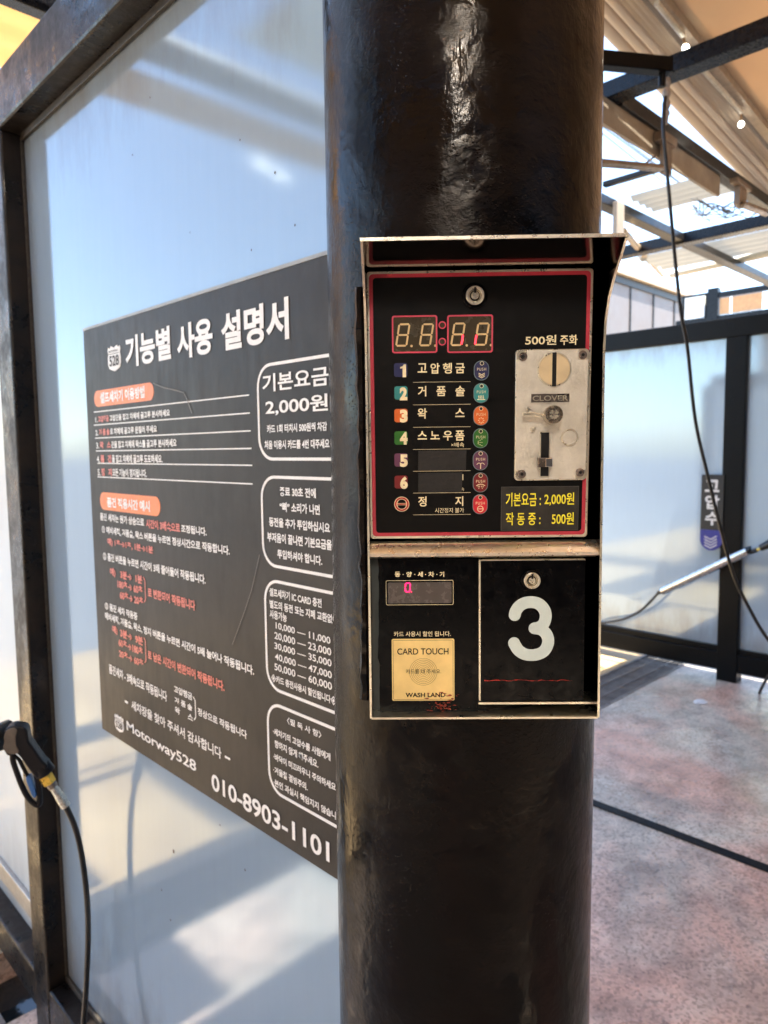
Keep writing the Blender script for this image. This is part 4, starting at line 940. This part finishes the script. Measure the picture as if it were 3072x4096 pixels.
def fold(y0, y1, drop, x0=.66, x1=5.02):
    m_ = MB(); n_ = 8; vs = []
    for x in [x0 + (x1 - x0) * i / 10 for i in range(11)]:
        for k in range(n_ + 1):
            t = PI * k / n_; vs.append((x, (y0 + y1) / 2 - (y1 - y0) / 2 * math.cos(t), awz(x) - drop * math.sin(t) + .012))
    fs = [(i * (n_ + 1) + k, i * (n_ + 1) + k + 1, (i + 1) * (n_ + 1) + k + 1, (i + 1) * (n_ + 1) + k) for i in range(10) for k in range(n_)]
    m_.add(vs, fs); m_.build('gathered_fold', M['creamd'], aw, smooth=True)
for y0, y1, dr in ((1.51, 1.568, .03), (1.462, 1.51, .03), (1.422, 1.462, .028)): fold(y0, y1, dr)
sheet('hem_band', M['creamd'], .66, 5.02, 1.356, 1.421, '', parent=aw, sag=.004)
plain('cream_rail', (.42, .34, .26), .4, 0, .2)
m_ = MB(); vs = []
for x in (.66, 5.02): vs += [(x, 1.29, awz(x)), (x, 1.334, awz(x)), (x, 1.334, awz(x) + .04), (x, 1.29, awz(x) + .04)]
m_.add(vs, [(0, 1, 2, 3), (4, 7, 6, 5), (0, 4, 5, 1), (1, 5, 6, 2), (2, 6, 7, 3), (3, 7, 4, 0)])
m_.build('fabric_rail', bpy.data.materials['cream_rail'], aw)
m_ = MB(); m_.add([(x, y, awz(x) + .05) for x, y in ((.66, 1.25), (5.02, 1.25), (5.02, 1.40), (.66, 1.40))], [(0, 1, 2, 3)]); m_.build('shadow_gap_panel', plain('painted_gap_shade', (.05, .035, .025), .5), aw)  # dark sheet, its colour stands in for shade between hem and rail
# fluorescent tubes and bulbs
tubem = plain('frosted_tube', (.62, .58, .48), .3)
bulb = emit('lit_bulb', (1, .97, .85), 2.5)
Z1 = crop(2400, 0, .405)
for (u0, v0, u1, v1, lb, lab) in ((560, 30, 820, 350, (845, 472), 'frosted tube lamp with glowing end bulb above the thick blue-black beam'), (1020, 690, 1395, 1105, (1393, 1228), 'frosted tube lamp with glowing end bulb below the thick blue-black beam')):
    def A3(x, y, dz=-.02):
        d_ = ray(*Z1(x, y)); t = (2.0 + dz) / (d_.z + .102 * d_.x); return CP + d_ * t
    a, e, bb = A3(u0, v0), A3(u1, v1), A3(*lb, -.06)
    o = thing('tube_lamp', lab, 'lamp', tuple(a), 'tube lamps on the awning rail')
    m_ = MB(); m_.tube([a, e], .011, 12); m_.build('tube', tubem, o, smooth=True)
    m_ = MB(); m_.tube([e, e + (bb - e) * .6, bb + Vector((0, 0, .015))], .006, 8); m_.build('bracket', plain('rusty_bracket', (.22, .13, .06), .5), o, smooth=True)
    m_ = MB()
    for i in range(9):
        t = PI * i / 8
        for k in range(14): m_.v.append((bb.x + .014 * math.sin(t) * math.cos(2 * PI * k / 14), bb.y + .014 * math.sin(t) * math.sin(2 * PI * k / 14), bb.z + .014 * math.cos(t)))
    for i in range(8):
        for k in range(14): m_.f.append((i * 14 + k, i * 14 + (k + 1) % 14, (i + 1) * 14 + (k + 1) % 14, (i + 1) * 14 + k)); m_.mi.append(0)
    m_.build('bulb', bulb, o, smooth=True)
# other awnings
flat = lambda z: (lambda x: z)
sheet('fabric_awning', M['yellowf'],   .1, 2.75, 2.62, 3.15, 'yellow fabric awning seen above the near partition at the top left', zf=flat(3.12), sag=.02)
sheet('fabric_awning', M['yellowf'], .1, .9, 3.18, 4.6, 'yellow awning strip running on along the near partition', zf=flat(3.12), sag=.02)
sheet('fabric_awning', M['cream'], 5.2, 9.38, -3.5, 1.6, 'unseen cream awning added to shade the floor past the frosted fence', zf=flat(3.2), sag=.02)  # out of view, added to keep sun off the floor beyond the fence
sheet('fabric_awning', M['cream'], -1.44, .62, -3.5, .80, 'cream awning over the left wash bay behind the photographer', zf=flat(3.2), sag=.02)
sheet('fabric_awning', M['cream'], -1.44, -.46, .82, 1.24, 'cream flap added left of the small roof opening to bound a sun patch', zf=flat(3.2), sag=.02)  # added flap, edges set by the wanted sun patch on the floor
sheet('fabric_awning', M['cream'], .12, .62, .82, 1.24, 'small cream flap added above the near partition to shade the floor beside it', zf=flat(3.2), sag=.02)  # added out of view, keeps the floor at lower left in shade
sheet('fabric_awning', M['cream'], -1.44, .62, 1.25, 1.6, 'short cream piece added over the left wash bay to shade the floor between sun patches', zf=flat(3.2), sag=.02)  # added piece, casts the shade between two sun patches
m_ = MB(); m_.tube([(-1.0, -.815, 3.13), (-1.75, -1.42, 3.13)], .02, 12); tag(m_.build('tube_lamp', emit('lit_tube', (1, .98, .93), 60), smooth=True), 'lit tube lamp under the awning behind the photographer', 'lamp')
sheet('fabric_awning', M['whitef'], .16, .62, 1.62, 2.46, 'narrow white strip added above the near partition to bound a sun patch', zf=flat(3.2), sag=.02)  # added strip, out of view, shapes one side of the yard sun patch
sheet('fabric_awning', M['whitef'], -1.44, -.36, 1.62, 2.46, 'white strip added over the left wash bay drain to bound a sun patch', zf=flat(3.2), sag=.02)  # added strip that bounds the other side of that sun patch
sheet('fabric_awning', M['greyf'], .68, 1.4, 1.66, 2.47, 'blue-grey awning strip at the top left corner above the dark rafter', zf=flat(3.16), sag=.01)
sheet('fabric_awning', M['cream'], -3.7, -2.45, -3.5, 1.6, 'cream awning over the outer left wash bay', zf=flat(3.2), sag=.02)
sheet('fabric_awning', M['cream'], -2.44, -1.58, -3.5, -1.55, 'cream awning piece by the rear wall over the outer left wash bay', zf=flat(3.2), sag=.02)
sheet('fabric_awning', M['cream'], -2.44, -1.58, -1.54, 1.6, 'cream awning piece above the lit tube lamp in the outer left wash bay', zf=flat(3.2), sag=.02)
sheet('fabric_awning', M['creamd'], -4.2, .08, 2.95, 3.25, 'narrow gathered cream awning across the left wash bay beyond the drain', zf=flat(3.2), sag=.02)
m_ = MB(); m_.tube([(.08, 2.63, 3.18), (-1.1, 2.63, 3.18)], .02, 12); tag(m_.build('tube_lamp', plain('frosted_tube_left', (.8, .78, .7), .3), smooth=True), 'pale tube lamp over the left wash bay', 'lamp')
for k_, (x, y) in enumerate(((-1.08, 3.31), (-1.26, 3.38))):
    m_ = MB(); m_.tube([(x, y, 3.2), (x, y, 3.17)], .012, 10)
    for i in range(8):
        t = PI * i / 8; t2 = PI * (i + 1) / 8
        m_.tube([(x, y, 3.15 + .028 * math.cos(t)), (x, y, 3.15 + .028 * math.cos(t2))], [max(.001, .028 * math.sin(t)), max(.001, .028 * math.sin(t2))], 12, False)
    tag(m_.build('bulb_lamp', emit('left_bay_bulb', (1, .97, .85), 1.6), smooth=True), ('lit bulb by the gathered awning in the left wash bay, nearer the column', 'lit bulb by the gathered awning in the left wash bay, farther from the column')[k_], 'lamp', 'lit bulbs over the left wash bay')
for x0, x1, y0, y1, lab in ((4.24, 4.60, 1.6, 2.13, 'pale gathered awning bundle just before the beam over the fence'), (5.62, 6.15, 1.6, 2.75, 'pale ribbed awning bundle past the beam over the fence')):
    o = thing('awning_bundle', lab, 'awning', (x0, y0, 3.1), 'folded awnings beyond the fence')
    for k in range(4):
        xa = x0 + (x1 - x0) * k / 4; xb = x0 + (x1 - x0) * (k + 1) / 4; m_ = MB(); vs = []
        for y in (y0, y1): vs += [(xa + (xb - xa) * j / 6, y, 3.13 - .03 * math.sin(PI * j / 6)) for j in range(7)]
        m_.add(vs, [(j, j + 1, 8 + j, 7 + j) for j in range(6)]); m_.build('fold', M['bundle'], o, smooth=True)
m_ = MB(); m_.tube([(6.25, 2.75, 3.09), (6.1, 1.5, 3.09)], .03, 12); tag(m_.build('tube_lamp', tubem, smooth=True), 'pale tube lamp beneath the ribbed bundle past the fence', 'lamp')
# beige board and brackets beneath the brown rafter
M['beige'] = plain('beige_board', (.30, .25, .19), .45, 0, .25, 6)
o = MB(); o.box(2.7, 4.02, 1.515, 1.53, zz(1.318), zz(1.424)); tag(o.build('fascia_board', M['beige']), 'beige board hanging under the brown rafter', 'board')
E3 = crop(2400, 500, .405)
brk = thing('boom_bracket', 'rusty bracket with sideways boom arm under the beige board', 'bracket', (3.3, 1.5, 2.9), 'brackets under the roof frame')
bm = plain('rusty_beige_steel', (.20, .145, .10), .45, .2, .4, 15)
m_ = MB(); m_.box(3.26, 3.33, 1.47, 1.50, zz(1.24), zz(1.40)); m_.box(3.22, 3.37, 1.465, 1.51, zz(1.37), zz(1.41)); m_.build('hanger', bm, brk, bevel=.003)
a, e = onY(*E3(600, 425), 1.46), onY(*E3(20, 375), 1.46); m_ = MB(); m_.tube([a, e, e + (e - a) * .6], .016, 10); m_.tube([onY(*E3(555, 300), 1.46), onY(*E3(430, 395), 1.46)], .005, 8); m_.build('arm', bm, brk, smooth=True)
brk = thing('boom_bracket', 'rusty bracket plate with short arm holding tangled cables', 'bracket', (4.2, 1.5, 2.9), 'brackets under the roof frame')
m_ = MB(); m_.box(4.16, 4.26, 1.46, 1.495, zz(1.30), zz(1.41)); m_.box(4.1, 4.32, 1.455, 1.498, zz(1.40), zz(1.425)); m_.build('hanger', bm, brk, bevel=.003)
a, e = onY(*E3(1400, 780), 1.46), onY(*E3(1640, 870), 1.46); m_ = MB(); m_.tube([a, e], .02, 10); m_.build('arm', bm, brk, smooth=True)
brk = thing('boom_bracket', 'pale bracket right above the control box hood', 'bracket', (4.0, 2.1, 2.9), 'brackets under the roof frame')
a = onY(*E3(180, 860), 2.12); m_ = MB(); m_.box(a.x - .05, a.x + .04, 2.1, 2.13, a.z - .16, a.z + .05); m_.build('hanger', M['beige'], brk, bevel=.003)
e3 = crop(2400, 900, .405); a, e = onY(*e3(230, 60), 2.12), onY(*e3(620, 500), 3.6); m_ = MB(); m_.tube([a, e], .022, 10); m_.build('arm', plain('orange_arm', (.42, .30, .16), .4), brk, smooth=True)
# overhead boom and its hanging hose
boom = thing('overhead_boom', 'flat black overhead boom arm reaching from behind the column', 'boom arm', (2.3, 1.2, 3.0))
BZ = zz(1.30)
t0, t1 = onZ(*Z1(-300, 640), BZ), onZ(*Z1(690, 735), BZ)
dv = (t1 - t0).normalized(); sv = Vector((-dv.y, dv.x, 0)) * .022
m_ = MB(); vs = [t0 - sv, t1 - sv, t1 + sv, t0 + sv]; m_.add(vs + [v + Vector((0, 0, .05)) for v in vs], [(3, 2, 1, 0), (4, 5, 6, 7), (0, 1, 5, 4), (1, 2, 6, 5), (2, 3, 7, 6), (3, 0, 4, 7)]); m_.build('arm', M['fence'], boom, bevel=.003)
m_ = MB(); m_.tube([t1 - dv * .03 + Vector((0, 0, .0)), t1 - dv * .03 - Vector((0, 0, .045))], .012, 12); m_.build('swivel', M['fence'], boom, smooth=True)
hh = thing('hanging_hose', 'thin black hose hanging from the overhead boom down to the right edge', 'hose', tuple(t1))
D0 = (t1 - CP).dot(Vector(RW.col[2]))
def atd(u, v, d_): return CP + ray(u, v) * (d_ / FPX)
c7_ = crop(2350, 0, .5875)
pts = [(*c7_(540, 530), D0), (*c7_(532, 640), D0), (*c7_(520, 760), D0), (*c7_(518, 900), D0), (*c7_(540, 1150), D0 + .02), (*c7_(572, 1500), D0 + .05), (*c7_(605, 1850), D0 + .08), (*c7_(640, 2150), D0 + .1), (*E8(520, 250), D0 + .13), (*E8(560, 620), D0 + .18), (*E8(622, 900), D0 + .2), (*E8(695, 1200), D0 + .22), (*E8(760, 1430), D0 + .24), (*E8(850, 1620), D0 + .26), (*E8(939, 1765), D0 + .28), (*E8(1100, 1950), D0 + .3)]
P4 = bez([atd(*p) for p in pts], 6)
m_ = MB(); m_.tube(P4[7:], .0066, 10); m_.build('rubber_tube', M['rubber'], hh, smooth=True)
m_ = MB(); cp_ = P4[0]; nb_ = 14
m_.tube([cp_ - Vector((0, 0, .012 * i)) for i in range(nb_)], [.014 if i % 3 else .009 for i in range(nb_ - 3)] + [.009, .008, .007], 12); m_.build('strain_relief', plain('grey_strain_relief', (.30, .26, .22), .45), hh, smooth=True)
# tangled cables
m_ = MB()
for _ in range(11):
    a = onZ(*E3(random.uniform(880, 1000), random.uniform(720, 860)), zz(1.36)); e = onZ(*E3(random.uniform(1250, 1560), random.uniform(700, 910)), zz(1.38))
    mid = [a.lerp(e, t) + Vector((random.uniform(-.05, .05), random.uniform(-.04, .04), -random.uniform(0, .07))) for t in (.2, .4, .6, .8)]
    m_.tube(bez([a] + mid + [e], 5), .0028, 6)
tag(m_.build('cable_tangle', plain('grey_cable', (.10, .10, .10), .5), smooth=True), 'tangle of thin grey cables hanging under the roof frame', 'cables')
# utility wires in the sky
for i, (a, e) in enumerate((((45, 30), (560, 410)), ((45, 100), (420, 400)), ((60, 10), (480, 330)))):
    p0 = ray(*E3(*a)).normalized() * 14 + CP; p1 = ray(*E3(*e)).normalized() * 16 + CP; m_ = MB(); dd = p1 - p0
    m_.tube([p0 - dd * 1.5, p0, p1, p1 + dd * 1.5], .012, 6)
    tag(m_.build('overhead_wire', M['rubber']), ('lower overhead wire running beneath the beige board into the bracket', 'lowest overhead wire in the sky beside the column', 'topmost overhead wire closest to the beige board')[i], 'wire', 'overhead wires in the sky')
# ------------------------------------------------------------------ background building, far bay
bld = thing('panel_building', 'grey metal panel building behind the far end of the fence', 'building', (12, 6.3, 0))
m_ = MB(); m_.box(9.8, 14.35, 6.0, 6.6, 0, 4.5)
m_.build('wall', plain('grey_panel_wall', (.10, .09, .09), .5, 0, .06, 1), bld)
for x in (10.3, 11.1, 12.0, 12.9, 13.8):
    bx('panel_joint', M['fence'], bld, x, x + .04, 5.985, 5.999, 0, 4.46, 0)
bx('gutter', M['beige'], bld, 9.7, 14.45, 5.9, 6.6, 4.51, 4.6, .01)
bx('fascia', M['beamb'], bld, 9.75, 14.4, 5.97, 5.998, 4.38, 4.5, 0)
XQ = 9.5; fb = thing('far_fence', 'distant black framed bay divider with orange panels', 'fence', (XQ, 3.3, 0))
bx('top_rail', M['beam'], fb, XQ, XQ + .06, 1.0, 3.56, 3.47, 3.54); bx('middle_rail', M['beam'], fb, XQ, XQ + .06, 1.0, 4.1, 3.15, 3.25)
bx('post', M['beam'], fb, XQ - .02, XQ + .08, 3.56, 3.69, 0, 3.6); bx('post', M['beam'], fb, XQ, XQ + .06, 2.9, 2.96, 0, 3.47)
for y0, y1 in ((3.05, 3.4), (3.43, 3.55), (2.4, 2.88)):
    bx('orange_panel', plain('orange_panel_paint', (.62, .33, .14), .5), fb, XQ + .02, XQ + .04, y0, y1, 3.26, 3.462, 0)
o = thing('light_sign', 'small white square panel beside the distant post', 'sign', (XQ, 3.85, 3.2))
bx('white_face', plain('white_panel', (.85, .87, .80), .5), o, XQ + .02, XQ + .05, 3.74, 3.99, 3.25, 3.53, 0); bx('frame', M['beam'], o, XQ + .051, XQ + .09, 3.70, 4.04, 3.2, 3.57, .003)
# building and walls out of view, added for what the column and panels reflect
yw = MB(); yw.box(-3, 9, 16, 20, 0, 7); tag(yw.build('reflection_building', plain('orange_brown_wall', (.36, .21, .12), .6, 0, .15, 1)), 'unseen orange-brown block added for warm highlights on the column', 'building')  # added block, warms the highlights on the left of the column
sw = MB(); sw.box(-7.4, -7.1, -4.3, 5.5, 0, 6); tag(sw.build('reflection_side_wall', plain('brown_side_wall', (.26, .16, .09), .6, 0, .2, 3)), 'unseen brown wall added on the far left to keep blue sky off the column', 'wall')  # added wall, puts brown in place of sky in the column reflection
bw = MB(); bw.box(-8, 12, -4.6, -4.3, 0, 3.6); tag(bw.build('dark_backdrop_wall', plain('dark_rear_wall', (.03, .027, .025), .6, 0, .2, 3)), 'unseen dark wall added behind the camera so the column reflects dark', 'wall')  # added wall, darkens what the column front reflects

# ------------------------------------------------------------------ keep the tree at thing > part > sub-part
def lineage(o):
    q = [o]
    while q[-1].parent: q.append(q[-1].parent)
    return q
again = True
while again:
    again = False
    for o in list(SC.objects):
        q = lineage(o)
        if len(q) > 3:
            mid, root = q[-3], q[-1]
            mid.parent = root; mid.matrix_parent_inverse = pinv(root); again = True; break
